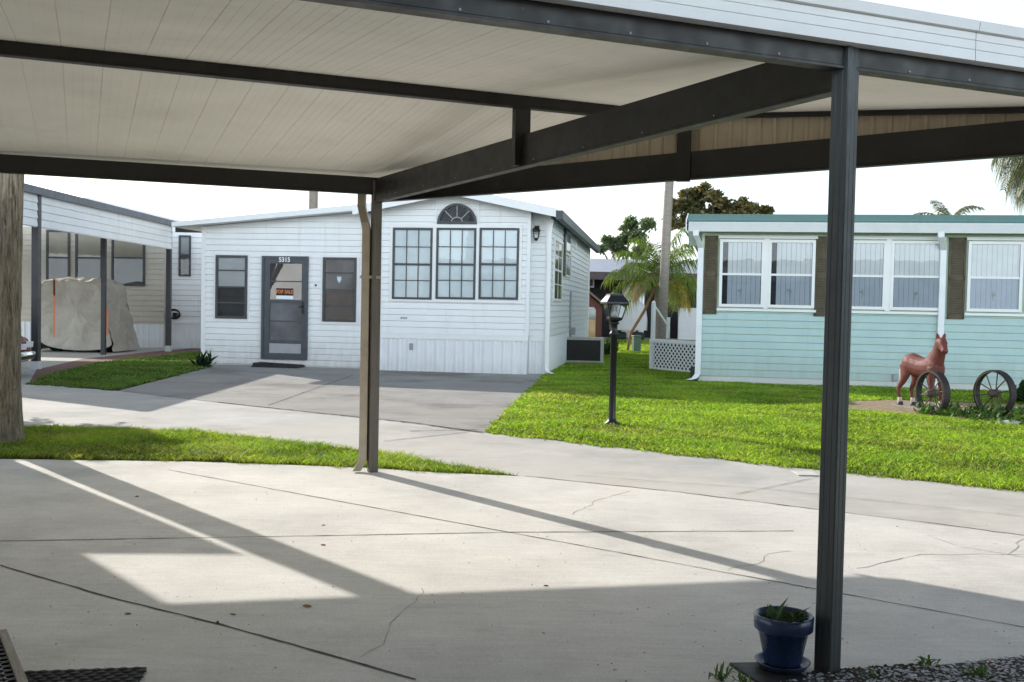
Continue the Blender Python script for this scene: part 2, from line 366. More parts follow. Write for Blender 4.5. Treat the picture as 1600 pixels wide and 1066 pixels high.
# ------------------------------------------------------------------ ground sheets
def sheet(name, pts, z, mat, kind='structure', thick=0.):
    mb = MB()
    if thick: mb.prism([(p[0], p[1]) for p in pts], z-thick, z)
    else: mb.face([(p[0], p[1], z) for p in pts])
    return tag(mb.build(name, mat), kind=kind)
sheet('ground', [(-600, -300), (600, -300), (600, 900), (-600, 900)], -.012, M['lawnbase'])
road_far = [gnd(30, 597), gnd(185, 611), gnd(340, 629), gnd(640, 660), gnd(758, 676), gnd(1000, 703), gnd(1300, 737), gnd(1600, 768)]
road_near = [gnd(1600, 838), gnd(1300, 800), gnd(1060, 770), gnd(820, 745), gnd(560, 703), gnd(300, 674), gnd(60, 667)]
d = (road_far[-1]-road_far[-2]).normalized()
rfx = road_far[-1] + d*14; rnx = road_near[0] + d*14
dl = (road_far[0]-road_far[1]).normalized()
sheet('road', [(-34, 21)] + [(p.x, p.y) for p in road_far] + [(rfx.x, rfx.y), (rnx.x, rnx.y)] + [(p.x, p.y) for p in road_near] + [(-34, 16.5)], 0., M['road'])
pad = [gnd(0, 718), gnd(300, 722), gnd(560, 731), gnd(700, 740), gnd(820, 745), gnd(1060, 770), gnd(1300, 800), gnd(1600, 838)]
sheet('carport_slab', [(-9., 8.75)] + [(p.x, p.y) for p in pad] + [(9, 6.1), (9, -4), (-9, -4)], .004, M['pad'])
drv = [gnd(340, 629), gnd(640, 660), gnd(758, 676), gnd(852, 586)]
sheet('driveway', [gnd(185, 611)] + drv + [(.9, 22), (-6.9, 23), gnd(316, 577)], .004, M['drive'])
sheet('parking_slab', [gnd(25, 600), gnd(45, 600), gnd(57, 578), gnd(130, 561), gnd(258, 548), (-9.1, 29.5), (-30, 29.5), (-30, 19)], .004, M['slab'])
sheet('brick_path', [gnd(46, 600), gnd(75, 588), gnd(150, 568), gnd(312, 551), gnd(312, 545), gnd(258, 548), gnd(130, 561), gnd(57, 578)], .007, M['brick'])

def strip(name, pts, w0, mat, z=.009, wob=0., kind='structure', seed=1):
    r = random.Random(seed); L = []; R = []
    pp = []
    for a, b in zip(pts, pts[1:]):
        n = max(2, int((Vector(b)-Vector(a)).length/.08))
        for i in range(n): pp.append(Vector(a).lerp(Vector(b), i/n))
    pp.append(Vector(pts[-1]))
    mb = MB()
    for i, p in enumerate(pp):
        t = (pp[min(i+1, len(pp)-1)]-pp[max(i-1, 0)]).normalized(); n = Vector((-t.y, t.x, 0))
        o = n*r.gauss(0, wob); ww = w0*(.55+r.random()*.9)/2
        L.append((p.x+o.x+n.x*ww, p.y+o.y+n.y*ww, z)); R.append((p.x+o.x-n.x*ww, p.y+o.y-n.y*ww, z))
    for i in range(len(L)-1): mb.face([R[i], R[i+1], L[i+1], L[i]])
    return tag(mb.build(name, mat), kind=kind)
J = [([(0, 885), (170, 935), (345, 978), (650, 1064)], .012, .0015), ([(0, 847), (420, 840), (800, 833), (1240, 831)], .010, .002),
     ([(262, 735), (560, 790), (800, 834), (1100, 890), (1330, 932), (1600, 982)], .008, .002),
     ([(340, 629), (480, 644), (640, 661), (755, 677)], .03, .008),
     ([(820, 745), (1060, 770), (1300, 800), (1450, 818), (1600, 838)], .016, .004),
     ([(640, 674), (745, 672)], .02, .004), ([(600, 690), (730, 676)], .014, .003), ([(350, 613), (230, 622)], .02, .004),
     ([(420, 634), (553, 586)], .02, .003), ([(1150, 773), (1285, 745)], .007, .002), ([(900, 744), (1200, 765), (1600, 808)], .006, .002)]
for i, (p, wd, wb) in enumerate(J): strip('pavement_joint', [gnd(*q) for q in p], wd, M['joint'], .0064, wb, seed=i)
K = [[(890, 806), (925, 790), (930, 784), (950, 778), (985, 768)], [(1135, 893), (1150, 886), (1185, 882), (1200, 866), (1235, 862)],
     [(1450, 838), (1500, 855), (1600, 872)], [(1580, 868), (1590, 850), (1598, 842)], [(1380, 880), (1440, 868), (1600, 868)],
     [(560, 1030), (600, 1010), (606, 985), (640, 950), (660, 920)], [(1340, 890), (1395, 878), (1410, 874)]]
for i, p in enumerate(K): strip('pavement_crack', [gnd(*q) for q in p], .0055, M['crack'], .0053, .010, seed=40+i)
a = gnd(1258, 741)
tag(MB().box(a.x-.09, a.x+.09, a.y-.11, a.y+.11, .004, .012).build('meter_cover', M['pad'], bevel=.003), 'pale square meter cover set in the road edge by the lawn', 'meter cover')
# ------------------------------------------------------------------ grass (uncountable: stuff)
def inpoly(P, poly):
    x, y = P[:, 0], P[:, 1]; r = np.zeros(len(P), bool); n = len(poly)
    for i in range(n):
        x0, y0 = poly[i][0], poly[i][1]; x1, y1 = poly[(i+1) % n][0], poly[(i+1) % n][1]
        c = ((y0 > y) != (y1 > y)) & (x < (x1-x0)*(y-y0)/(y1-y0+1e-12)+x0); r ^= c
    return r
def grass(name, label, poly, dens, hgt, wid, mat, holes=(), seed=3, edge=.0):
    g = np.random.default_rng(seed)
    xs = [p[0] for p in poly]; ys = [p[1] for p in poly]
    A = (max(xs)-min(xs))*(max(ys)-min(ys)); n = int(A*dens(0) if callable(dens) else A*dens)
    P = np.stack([g.uniform(min(xs), max(xs), n), g.uniform(min(ys), max(ys), n)], 1)
    wob = .035*np.stack([np.sin(P[:, 1]*9+P[:, 0]*5)+g.standard_normal(n)*.8, np.sin(P[:, 0]*8.3+1)+np.sin(P[:, 0]*21)*.6+g.standard_normal(n)*.8], 1)
    k = inpoly(P+wob, poly)
    for h in holes: k &= ~inpoly(P, h)
    P = P[k]
    dist = P[:, 1]
    keep = g.random(len(P)) < np.clip((13./np.maximum(dist, 6))**1.5, .05, 1); P = P[keep]; dist = dist[keep]
    n = len(P)
    # clumpy height
    cl = .75 + .35*np.sin(P[:, 0]*3.1+np.sin(P[:, 1]*2.3)*2) * np.sin(P[:, 1]*2.7+P[:, 0]) + .25*g.standard_normal(n)
    h = hgt*np.clip(cl, .35, 1.7); wd = wid*np.clip(dist/12., .75, 2.2)*g.uniform(.7, 1.4, n)
    a = g.uniform(0, 2*PI, n); ln = g.uniform(0, 2*PI, n); lm = h*g.uniform(.8, 2.2, n)
    dx, dy = np.cos(a)*wd/2, np.sin(a)*wd/2; lx, ly = np.cos(ln)*lm, np.sin(ln)*lm
    V = np.zeros((n, 5, 3))
    V[:, 0] = np.stack([P[:, 0]-dx, P[:, 1]-dy, np.full(n, -.01)], 1); V[:, 1] = np.stack([P[:, 0]+dx, P[:, 1]+dy, np.full(n, -.01)], 1)
    V[:, 2] = np.stack([P[:, 0]+dx*.8+lx*.4, P[:, 1]+dy*.8+ly*.4, h*.6], 1); V[:, 3] = np.stack([P[:, 0]-dx*.8+lx*.4, P[:, 1]-dy*.8+ly*.4, h*.6], 1)
    V[:, 4] = np.stack([P[:, 0]+lx, P[:, 1]+ly, h*.97], 1)
    me = bpy.data.meshes.new(name); me.vertices.add(n*5); me.vertices.foreach_set('co', V.reshape(-1))
    base = (np.arange(n)*5)[:, None]
    idx = np.concatenate([base+np.array([0, 1, 2, 3]), base+np.array([3, 2, 4])], 1).reshape(-1)
    me.loops.add(n*7); me.loops.foreach_set('vertex_index', idx.astype(np.int32))
    st = np.stack([np.arange(n)*7, np.arange(n)*7+4], 1).reshape(-1); tot = np.tile([4, 3], n)
    me.polygons.add(n*2); me.polygons.foreach_set('loop_start', st.astype(np.int32)); me.polygons.foreach_set('loop_total', tot.astype(np.int32))
    me.update(calc_edges=True); me.validate(); me.materials.append(mat)
    o = bpy.data.objects.new(name, me); COL.objects.link(o)
    return tag(o, label, 'grass', kind='stuff')

# house frames (plan), used for lawns and houses
WYAW = -math.radians(8.3); WO = Vector((.72, 21.12, 0))
we = Vector((math.cos(WYAW), math.sin(WYAW), 0)); wn = Vector((-we.y, we.x, 0))
TYAW = -math.radians(10.3); TO = Vector((3.62, 19.75, 0))
te = Vector((math.cos(TYAW), math.sin(TYAW), 0)); tn = Vector((-te.y, te.x, 0))
bedpoly = [gnd(1322, 640), gnd(1420, 649), gnd(1500, 657), gnd(1592, 666), gnd(1625, 655), gnd(1600, 634), gnd(1400, 626), gnd(1325, 628)]
t1 = TO + te*9
lawn = [gnd(758, 677.5), gnd(1000, 704.5), gnd(1300, 738.5), gnd(1600, 769.5), rfx + Vector((-6, .5, 0)), t1, TO, TO+tn*14, TO+tn*14+Vector((0, 12, 0)), WO+wn*25, WO+wn*.3, gnd(852, 587)]
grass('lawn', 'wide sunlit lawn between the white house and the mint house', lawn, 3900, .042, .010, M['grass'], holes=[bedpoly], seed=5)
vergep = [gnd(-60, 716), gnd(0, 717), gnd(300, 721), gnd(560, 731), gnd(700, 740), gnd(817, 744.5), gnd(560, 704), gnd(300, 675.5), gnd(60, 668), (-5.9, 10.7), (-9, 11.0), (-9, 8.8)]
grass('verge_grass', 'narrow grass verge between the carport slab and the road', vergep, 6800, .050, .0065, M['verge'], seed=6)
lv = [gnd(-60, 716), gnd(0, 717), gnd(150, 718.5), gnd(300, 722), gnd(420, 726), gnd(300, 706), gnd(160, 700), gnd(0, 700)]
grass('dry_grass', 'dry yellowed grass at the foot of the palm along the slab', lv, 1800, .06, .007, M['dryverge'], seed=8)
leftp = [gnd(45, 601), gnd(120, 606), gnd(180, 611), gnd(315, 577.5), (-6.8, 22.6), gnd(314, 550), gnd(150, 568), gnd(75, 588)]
grass('side_lawn', 'small shaded lawn between the brick path and the driveway', leftp, 3500, .045, .011, M['grass_shadetint'], seed=9)
sheet('flower_bed', bedpoly, .012, M['sand'])

# ------------------------------------------------------------------ carport
Lp = Vector((-1.133, 8.437)); Rp = Vector((1.25, 3.935)); Og = Vector((.05, 6.2))
er = Vector((1, .42)).normalized(); pr = Vector((-er.y, er.x))
dd = Vector((.783, -.622)); nD = Vector((.622, .783)); cdir = Vector((-1, -.18)).normalized()
cp = thing('carport', 'open carport with cream ceiling, dark brown beams and two grey posts', 'carport')
# posts
def post(p, w, yaw, z1, mat):
    c, s = math.cos(yaw), math.sin(yaw)
    mb = MB(lambda x, y, z: (p.x+x*c-y*s, p.y+x*s+y*c, z))
    h = w/2; g = .0013; prof = []
    for k in range(4):                                       # shallow fluted box section
        a = k*PI/2
        for u, v in ((-h+.004, -h), (-h*.45, -h), (-h*.38, -h+g), (-h*.30, -h), (h*.30, -h), (h*.38, -h+g), (h*.45, -h), (h-.004, -h)):
            prof.append((u*math.cos(a)-v*math.sin(a), u*math.sin(a)+v*math.cos(a)))
    mb.prism(prof, 0, z1); return mb
post(Rp, .074, math.radians(39), 2.42, M['post']).build('post', M['post'], cp)
po = post(Lp, .074, math.radians(24), 2.40, M['post']).build('post', M['taupe'], cp, label='carport post with tan downspout on its left')
# beams, heights read from the photograph on each plan line
zA0 = vplane(1322, 111, Rp, Rp+er).z; zA1 = zA0 + .088
def on(line, dirv, t): return (line.x+dirv.x*t, line.y+dirv.y*t)
den_ = er.x*dd.y-er.y*dd.x; dq_ = Lp-Rp
aR = (dq_.x*dd.y-dq_.y*dd.x)/den_; dR = (dq_.x*er.y-dq_.y*er.x)/den_; aL = -8.2      # where the front and right hand beams meet
MB().beam(on(Rp, er, aL), on(Rp, er, aR+.02), .05, zA0, 2.43, lip=.25).build('beam', M['beam'], cp, label='front beam under the white fascia')
zE0 = 2.586; zE1 = 2.665
tD = 1.12
MB().beam(on(Og, er, -7.6), on(Og, er, tD), .05, zE0, zE1, lip=.2).build('beam', M['beam'], cp, label='ridge beam under the middle of the ceiling')
cL = 7.0
def zc0(t): return 2.287 + .020*t
MB().beam(on(Lp, cdir, cL), on(Lp, cdir, -.02), .05, zc0(cL), zc0(cL)+.148, zc0(0), zc0(0)+.138, lip=.2).build('beam', M['beam'], cp, label='far beam at the low eave')
bd = (Lp-Rp).normalized()
MB().beam(on(Rp, bd, .03), on(Lp, bd, -.03), .055, 2.243, 2.432, 2.222, 2.414, lip=.2).build('beam', M['beam'], cp, label='diagonal tie beam between the two posts')
MB().beam(on(Lp, dd, .02), on(Lp, dd, dR-.03), .05, 2.226, 2.395, 2.246, 2.43, lip=.2).build('beam', M['beam'], cp, label='right hand beam below the tan gable panel')
# king posts
kb = Vector((.03, 6.235))
post(kb+Vector((-.02, -.03)), .06, math.radians(25), zE0, M['post']).v
mb = MB(); mb.beam((kb.x-.045, kb.y-.06), (kb.x+.045, kb.y-.02), .05, 2.24, zE0+.005); mb.build('king_post', M['beam'], cp)
kd = vplane(1066, 250, Lp, Lp+dd)
mb = MB(); mb.beam((kd.x-.04, kd.y-.03), (kd.x+.045, kd.y-.05), .05, 2.224, 2.66); mb.build('king_post', M['beam'], cp)
# ceiling: two shallow slopes of grooved panels, cut off along the gable line
def dA(t): return (Rp-Og).dot(pr)
gOff = .50
def dDl(t): return (gOff - (Og-Lp).dot(nD) - t*er.dot(nD))/pr.dot(nD)
def dC(t):                                                     # beam line C seen from the ridge
    n = Vector((-cdir.y, cdir.x)); return ((Lp-Og).dot(n) - t*er.dot(n))/pr.dot(n)
def zceil(t, dv):
    if dv <= 0: return 2.66 + (2.425-2.66)*(dv/dA(t))
    c = dC(t); tc_ = max(0., -(t-1)*1.0); zc = 2.425 + .020*max(0, (Og+er*t+pr*c-Lp).dot(cdir))
    return 2.66 + (zc-2.66)*min(1., dv/c)
mb = MB(); mt = MB()
ts = []; t = -7.6; k = 0
while t < 4.2:
    seam = (k % 4 == 0)
    gw = .0045 if seam else .003
    ts.append((t, 0.)); ts.append((t+.05-gw, 0.)); ts.append((t+.05-gw/2, .0045 if seam else .0013)); k += 1; t += .05
def pt(t, dv, up, lift=0.):
    q = Og+er*t+pr*dv; return (q.x, q.y, zceil(t, dv)+up+lift)
for (a, ua), (b, ub) in zip(ts, ts[1:]):
    for side in (0, 1):
        def rng(t):
            if side == 0: lo = dA(t)-.03; hi = min(0., dDl(t))
            else: lo = 0.; hi = min(dC(t)+.62, dDl(t))
            return lo, hi
        la, ha = rng(a); lb, hb = rng(b)
        if ha <= la and hb <= lb: continue
        ha = max(ha, la); hb = max(hb, lb)
        mb.face([pt(a, la, ua), pt(a, ha, ua), pt(b, hb, ub), pt(b, lb, ub)])
mb.build('ceiling_panel', M['ceil'], cp)
# roof skin above the ceiling
def corner(t, dv, lift): return pt(t, dv, 0, lift)
tAD = None
lo, hi = 0, 6
for _ in range(60):
    m_ = (lo+hi)/2
    if dDl(m_) > dA(m_)-.03: lo = m_
    else: hi = m_
tAD = lo
lo, hi = -6, 6
for _ in range(60):
    m_ = (lo+hi)/2
    if dDl(m_) > 0: lo = m_
    else: hi = m_
tRD = lo
lo, hi = -6, 6
for _ in range(60):
    m_ = (lo+hi)/2
    if dDl(m_) > dC(m_)+.80: lo = m_
    else: hi = m_
tCD = lo
tl = -7.6
mb = MB()
for lift in (.075,):
    mb.face([corner(tl, dA(tl)-.05, lift), corner(tAD, dA(tAD)-.05, lift), corner(tRD, 0, lift), corner(tl, 0, lift)])
    mb.face([corner(tl, 0, lift), corner(tRD, 0, lift), corner(tCD, dC(tCD)+.62, lift), corner(tl, dC(tl)+.62, lift)])
mb.build('roof_sheet', M['roof'], cp)
def edge_board(path, lo_, hi_, mat, name, th=.012, label=None):
    mb = MB()
    for a, b in zip(path, path[1:]):
        dv = Vector((b[0]-a[0], b[1]-a[1])).normalized(); n = Vector((-dv.y, dv.x))*th
        mb.loft([[(a[0]-n.x, a[1]-n.y, a[2]+lo_), (a[0]+n.x, a[1]+n.y, a[2]+lo_), (a[0]+n.x, a[1]+n.y, a[2]+hi_), (a[0]-n.x, a[1]-n.y, a[2]+hi_)],
                 [(b[0]-n.x, b[1]-n.y, b[2]+lo_), (b[0]+n.x, b[1]+n.y, b[2]+lo_), (b[0]+n.x, b[1]+n.y, b[2]+hi_), (b[0]-n.x, b[1]-n.y, b[2]+hi_)]], True, False)
    return mb.build(name, mat, cp, label=label)
edge_board([corner(tCD, dC(tCD)+.63, 0), corner(tRD, .0, 0), corner(tAD, dA(tAD)-.05, 0)], -.06, .085, M['fascia'], 'fascia', label='gable end fascia')
edge_board([corner(tl, dC(tl)+.63, 0), corner(tCD, dC(tCD)+.63, 0)], -.02, .085, M['tan'], 'gutter')
edge_board([corner(tl, dA(tl)-.05, 0), corner(tl, 0, 0), corner(tl, dC(tl)+.62, 0)], -.02, .085, M['fascia'], 'fascia', label='far left end fascia')
# near fascia, a grooved aluminium section along beam A
fz0 = vplane(1600, 106, on(Rp-pr*.085, er, 0), on(Rp-pr*.085, er, 1)).z; fz1 = vplane(1600, 43, on(Rp-pr*.105, er, 0), on(Rp-pr*.105, er, 1)).z
H_ = fz1-fz0
prof = [(.03, fz0), (.085, fz0), (.085, fz0+H_*.26), (.080, fz0+H_*.27), (.085, fz0+H_*.285), (.085, fz0+H_*.50), (.080, fz0+H_*.51), (.085, fz0+H_*.525),
        (.085, fz0+H_*.70), (.078, fz0+H_*.715), (.100, fz0+H_*.74), (.105, fz0+H_*.97), (.098, fz1), (.03, fz1)]
ts_seam = (vplane(1524, 90, on(Rp-pr*.085, er, 0), on(Rp-pr*.085, er, 1)).xy - (Rp-pr*.085)).dot(er)
for ta, tb in ((-8.2, ts_seam-.002), (ts_seam+.002, tAD+.05)):
    MB().loft([[(*(Rp+er*t_-pr*o), z) for o, z in prof] for t_ in (ta, tb)], True, False).build('fascia', M['fascia'], cp)
# tan ribbed gable infill above the right hand beam and its dark top trim
mb = MB()
wl = dR-.1; u = .12; off = nD*.05
def gz(u):
    p = Lp + dd*u + off; q = p-Og; return zceil(q.dot(er), q.dot(pr)) + .002
while u < wl:
    for u0, u1, o0, o1 in ((u, u+.010, .0, -.010), (u+.010, u+.028, -.010, -.010), (u+.028, u+.038, -.010, 0.), (u+.038, u+.10, 0., 0.)):
        a = Lp+dd*u0+off+nD*o0; b = Lp+dd*u1+off+nD*o1
        mb.face([(a.x, a.y, 2.38), (b.x, b.y, 2.38), (b.x, b.y, gz(u1)), (a.x, a.y, gz(u0))])
    u += .10
mb.build('gable_panel', M['gable'], cp)
mb = MB(); uu = [.3, 1.0, 1.6, 2.25, 2.9, 3.6, 4.4, dR-.1]
for a, b in zip(uu, uu[1:]):
    p = Lp+dd*a+off-nD*.03; q = Lp+dd*b+off-nD*.03
    mb.beam((p.x, p.y), (q.x, q.y), .022, gz(a)-.034, gz(a)-.006, gz(b)-.034, gz(b)-.006)
mb.build('gable_trim', M['beam'], cp)
# screws along the beams
sc0 = MB().lathe([(.0052, 0), (.0048, .002), (.002, .003), (.001, .0031)], (0, 0, 0), 8).build('screw', M['grey'], cp)
spots = [(Rp, er, -2.5+.31*k, zA0+.022, .026) for k in range(13)] + [(Lp, -bd, .5+.55*k, 2.262, .029) for k in range(8)]
first = True
for line, dv, t_, z_, off_ in spots:
    if abs(t_) < .12: continue
    o = sc0 if first else sc0.copy()
    if not first: COL.objects.link(o)
    first = False; o.parent = cp; n_ = Vector((dv.y, -dv.x)); n_ = n_ if n_.y < 0 else -n_
    p = line+dv*t_+n_*off_; o.location = (p.x, p.y, z_); o.rotation_euler = Vector((n_.x, n_.y, 0)).to_track_quat('Z', 'Y').to_euler()
# tan downspout beside the left post
ds = MB(); q = Lp + Vector((-.092, .01))
def drect(path, a, b, dirs):
    rings = []
    for (x, y, z), up in path:
        if up: rings.append([(x-a, y-b, z), (x+a, y-b, z), (x+a, y+b, z), (x-a, y+b, z)])
    ds.loft(rings, True, False)
drect([((q.x-.045, q.y+.10, 2.40), 1), ((q.x-.045, q.y+.10, 2.20), 1), ((q.x-.03, q.y+.07, 2.15), 1), ((q.x, q.y, 2.06), 1), ((q.x+.012, q.y, 2.0), 1), ((q.x+.012, q.y, .10), 1), ((q.x-.01, q.y-.02, .06), 1), ((q.x-.03, q.y-.06, .02), 1)], .033, .04, 0)
dso = ds.build('downspout', M['tan'], cp, bevel=.005)
MB().box(q.x-.03, Lp.x+.045, q.y-.046, q.y-.041, 1.60, 1.625).build('strap', M['tan'], dso)
# ------------------------------------------------------------------ siding, windows
def clip(poly, f):
    out = []; n = len(poly)
    for i in range(n):
        a, b = poly[i], poly[(i+1) % n]; fa, fb = f(a), f(b)
        if fa >= 0: out.append(a)
        if (fa >= 0) != (fb >= 0):
            k = fa/(fa-fb); out.append((a[0]+(b[0]-a[0])*k, a[1]+(b[1]-a[1])*k))
    return out
def frame_T(o, ud, out):             # wall coordinates (u, depth outwards, z) -> thing-local
    o = Vector(o); ud = Vector(ud); out = Vector(out)
    return lambda u, d, z: tuple(o + ud*u + out*d + Vector((0, 0, z)))
def siding(mb, poly, expo=.13, lap=.022, z0=None):
    zs = [p[1] for p in poly]; z0 = min(zs) if z0 is None else z0; z = z0
    while z < max(zs):
        gap = .013
        c = clip(clip(poly, lambda p: p[1]-z-gap), lambda p: z+expo-p[1])
        if len(c) >= 3:
            mb.face([(u, lap*(1-.72*(q-z-gap)/(expo-gap))+.001, q) for u, q in c])
            lo = [p for p in c if abs(p[1]-z-gap) < 1e-5]
            if len(lo) >= 2:
                a, b = min(p[0] for p in lo), max(p[0] for p in lo)
                mb.face([(a, 0.0005, z+gap), (b, 0.0005, z+gap), (b, lap+.001, z+gap), (a, lap+.001, z+gap)])
        z += expo
    return mb
def ribbed(mb, u0, u1, z0, z1, sp=.20, rib=.05, dp=.022):
    u = u0
    while u < u1-1e-4:
        e = min(u+sp, u1)
        pts = [(u, 0.001), (u+(e-u)*.06, dp), (u+(e-u)*.24, dp), (u+(e-u)*.32, .001), (u+(e-u)*.62, .001), (u+(e-u)*.66, .006), (u+(e-u)*.72, .006), (u+(e-u)*.76, .001), (e, .001)]
        for (a, da), (b, db) in zip(pts, pts[1:]): mb.face([(a, da, z0), (b, db, z0), (b, db, z1), (a, da, z1)])
        u = e
    return mb
def window(T, par, u0, u1, z0, z1, fm, back, fw=.05, rails=(.5,), cols=0, rows=0, glassm=None, dep=.055, mid_w=.045, low_back=None, trim=None, slats=False, name='window'):
    """frame is the part; pane, blind and muntins are its sub-parts"""
    mb = MB(T)
    for a, b, c, e in ((u0, u1, z1-fw, z1), (u0, u1, z0, z0+fw), (u0, u0+fw, z0+fw, z1-fw), (u1-fw, u1, z0+fw, z1-fw)): mb.box(a, b, .014, dep, c, e)
    for r in rails:
        zz = z0+(z1-z0)*r; mb.box(u0+fw, u1-fw, .022, dep-.008, zz-mid_w/2, zz+mid_w/2)
    f = mb.build(name, fm, par)
    zs = z0+(z1-z0)*(rails[0] if rails else .5)
    if slats:
        b = MB(T); MB_ = None
        b.face([(u0+fw, .0245, z0+fw), (u1-fw, .0245, z0+fw), (u1-fw, .0245, z1-fw), (u0+fw, .0245, z1-fw)])
        b.build('backing', M['darkroom'], f)
        s = MB(T); u = u0+fw+(.10 if slats == 3 else .012); r = random.Random(int(u0*100))
        while u < u1-fw-.01:
            e = min(u+.083, u1-fw-.004); s.face([(u, .0265, z0+fw), (e, .034, z0+fw), (e, .034, z1-fw), (u, .0265, z1-fw)]); u += .088
        s.build('blind', M['slat'], f)
    else:
        b = MB(T)
        zsplit = zs if low_back else z0+fw
        b.face([(u0+fw, .026, zsplit), (u1-fw, .026, zsplit), (u1-fw, .026, z1-fw), (u0+fw, .026, z1-fw)])
        b.build('blind', back, f)
        if low_back:
            b = MB(T); b.face([(u0+fw, .026, z0+fw), (u1-fw, .026, z0+fw), (u1-fw, .026, zs), (u0+fw, .026, zs)]); b.build('backing', low_back, f)
    p = MB(T); p.face([(u0+fw, .038, z0+fw), (u1-fw, .038, z0+fw), (u1-fw, .038, z1-fw), (u0+fw, .038, z1-fw)])
    p.build('pane', glassm or M['glass'], f)
    if slats:
        q_ = MB(T); q_.face([(u0+fw, .042, z0+fw), (u1-fw, .042, z0+fw), (u1-fw, .042, zs), (u0+fw, .042, zs)]); q_.build('insect_screen', M['mesh'], f)
    if cols:
        g = MB(T)
        for i in range(1, cols):
            uu = u0+fw+(u1-u0-2*fw)*i/cols; g.box(uu-.009, uu+.009, .032, .046, z0+fw, z1-fw)
        for i in range(1, rows):
            zz = z0+fw+(z1-z0-2*fw)*i/rows
            if abs(zz-zs) > .06: g.box(u0+fw, u1-fw, .033, .045, zz-.009, zz+.009)
        g.build('muntin', fm, f)
    if trim:
        t = MB(T); w_ = .05
        for a, b_, c, e in ((u0-w_, u1+w_, z1, z1+w_), (u0-w_, u1+w_, z0-w_, z0), (u0-w_, u0, z0, z1), (u1, u1+w_, z0, z1)): t.box(a, b_, .012, .03, c, e)
        t.build('trim', trim, f)
    return f
def text_mesh(s, size, mat, T, u, z, d, par, name='lettering', sx=1.):
    c = bpy.data.curves.new(name, 'FONT'); c.body = s; c.size = size; c.align_x = 'CENTER'; c.align_y = 'CENTER'; c.extrude = .002; c.offset = .004
    o = bpy.data.objects.new(name, c); COL.objects.link(o)
    dg = bpy.context.evaluated_depsgraph_get(); me = bpy.data.meshes.new_from_object(o.evaluated_get(dg)); bpy.data.objects.remove(o)
    me.name = name
    for v in me.vertices: v.co = Vector(T(u+v.co.x*sx, d+v.co.z, z+v.co.y))
    me.materials.clear(); me.materials.append(mat)
    ob = bpy.data.objects.new(name, me); COL.objects.link(ob); ob.parent = par; return ob
class House:
    def __init__(s, o, yaw):
        s.o = Vector(o); s.yaw = yaw; s.e = Vector((math.cos(yaw), math.sin(yaw), 0)); s.n = Vector((-s.e.y, s.e.x, 0))
    def px(s, x, y, ly=0.):              # photo point on the front plane -> (local x, z)
        a = s.o + s.n*ly; p = vplane(x, y, a, a+s.e); return (p-s.o).dot(s.e), p.z
    def side(s, x, y, lx=0.):            # photo point on the right side wall -> (local y, z)
        a = s.o + s.e*lx; p = vplane(x, y, a, a+s.n); return (p-s.o).dot(s.n), p.z

# ------------------------------------------------------------------ white park-model house 5315
W = House(WO, WYAW)
wh = thing('white_house', 'white lap-sided house with arched window and door number 5315', 'house', WO, WYAW)
bl = W.px(593, 500, -.28)[0]; brr = W.px(824, 500, -.28)[0]; ml = bl-.36; al = W.px(315, 500, .0)[0]; DL = 11.6
ze = W.px(855, 336, -.28)[1]; zpk = 0
cx = (bl+brr)/2
def wroof(x): return W_zr - .205*abs(x-cx)
W_zr = ze + .205*abs(.0-cx) + .02
zs_t = W.px(700, 523, -.28)[1]                                    # top of skirting
Tf = frame_T((0, 0, 0), (1, 0, 0), (0, -1, 0)); Tb = frame_T((0, -.28, 0), (1, 0, 0), (0, -1, 0)); Ts = frame_T((0, 0, 0), (0, 1, 0), (1, 0, 0))
mb = MB()
mb.prism([(ml, 0), (0, 0), (0, wroof(0)), (cx, wroof(cx)), (ml, wroof(ml))], 0, DL, 'y')
mb.prism([(bl, 0), (brr, 0), (brr, wroof(brr)), (cx, wroof(cx)), (bl, wroof(bl))], -.28, 0, 'y')
mb.build('wall', M['white'], wh)
mb = MB(Tb); siding(mb, [(bl, zs_t), (brr, zs_t), (brr, wroof(brr)), (cx, wroof(cx)), (bl, wroof(bl))], .128); mb.T = Tf
siding(mb, [(brr, zs_t), (0, zs_t), (0, wroof(0)), (brr, wroof(brr))], .128); siding(mb, [(ml, zs_t), (bl, zs_t), (bl, wroof(bl)), (ml, wroof(ml))], .128)
mb.T = Ts; siding(mb, [(0, zs_t), (DL, zs_t), (DL, wroof(0)), (0, wroof(0))], .128)
mb.build('siding', M['white'], wh)
mb = MB(Tb); ribbed(mb, bl, brr, 0, zs_t-.02); mb.T = Tf; ribbed(mb, brr, 0, 0, zs_t-.02, .14); ribbed(mb, ml, bl, 0, zs_t-.02, .18); mb.T = Ts; ribbed(mb, 0, DL, 0, zs_t-.02)
mb.build('skirting', M['skirt'], wh)
mb = MB(); mb.box(bl-.03, brr+.03, -.312, -.28, zs_t-.10, zs_t+.01)                 # belt trim
mb.build('belt_trim', M['trim'], wh)
for q_ in ((brr+.03, .03, -.03, -.002, zs_t-.10, zs_t+.01), (ml, bl-.03, -.03, -.002, zs_t-.10, zs_t+.01)): MB().box(*q_).build('belt_trim', M['trim'], wh)
for xx in (bl, brr): MB().box(xx-.035, xx+.035, -.315, -.262, zs_t+.01, wroof(xx)-.03).build('corner_trim', M['trim'], wh)
for q_ in ((-.06, .032, -.032, .075, zs_t+.01, wroof(0)-.02), (-.01, .034, DL-.1, DL+.02, 0, wroof(0)-.02), (-.07, .033, -.033, .08, 0, zs_t-.10)): MB().box(*q_).build('corner_trim', M['trim'], wh)
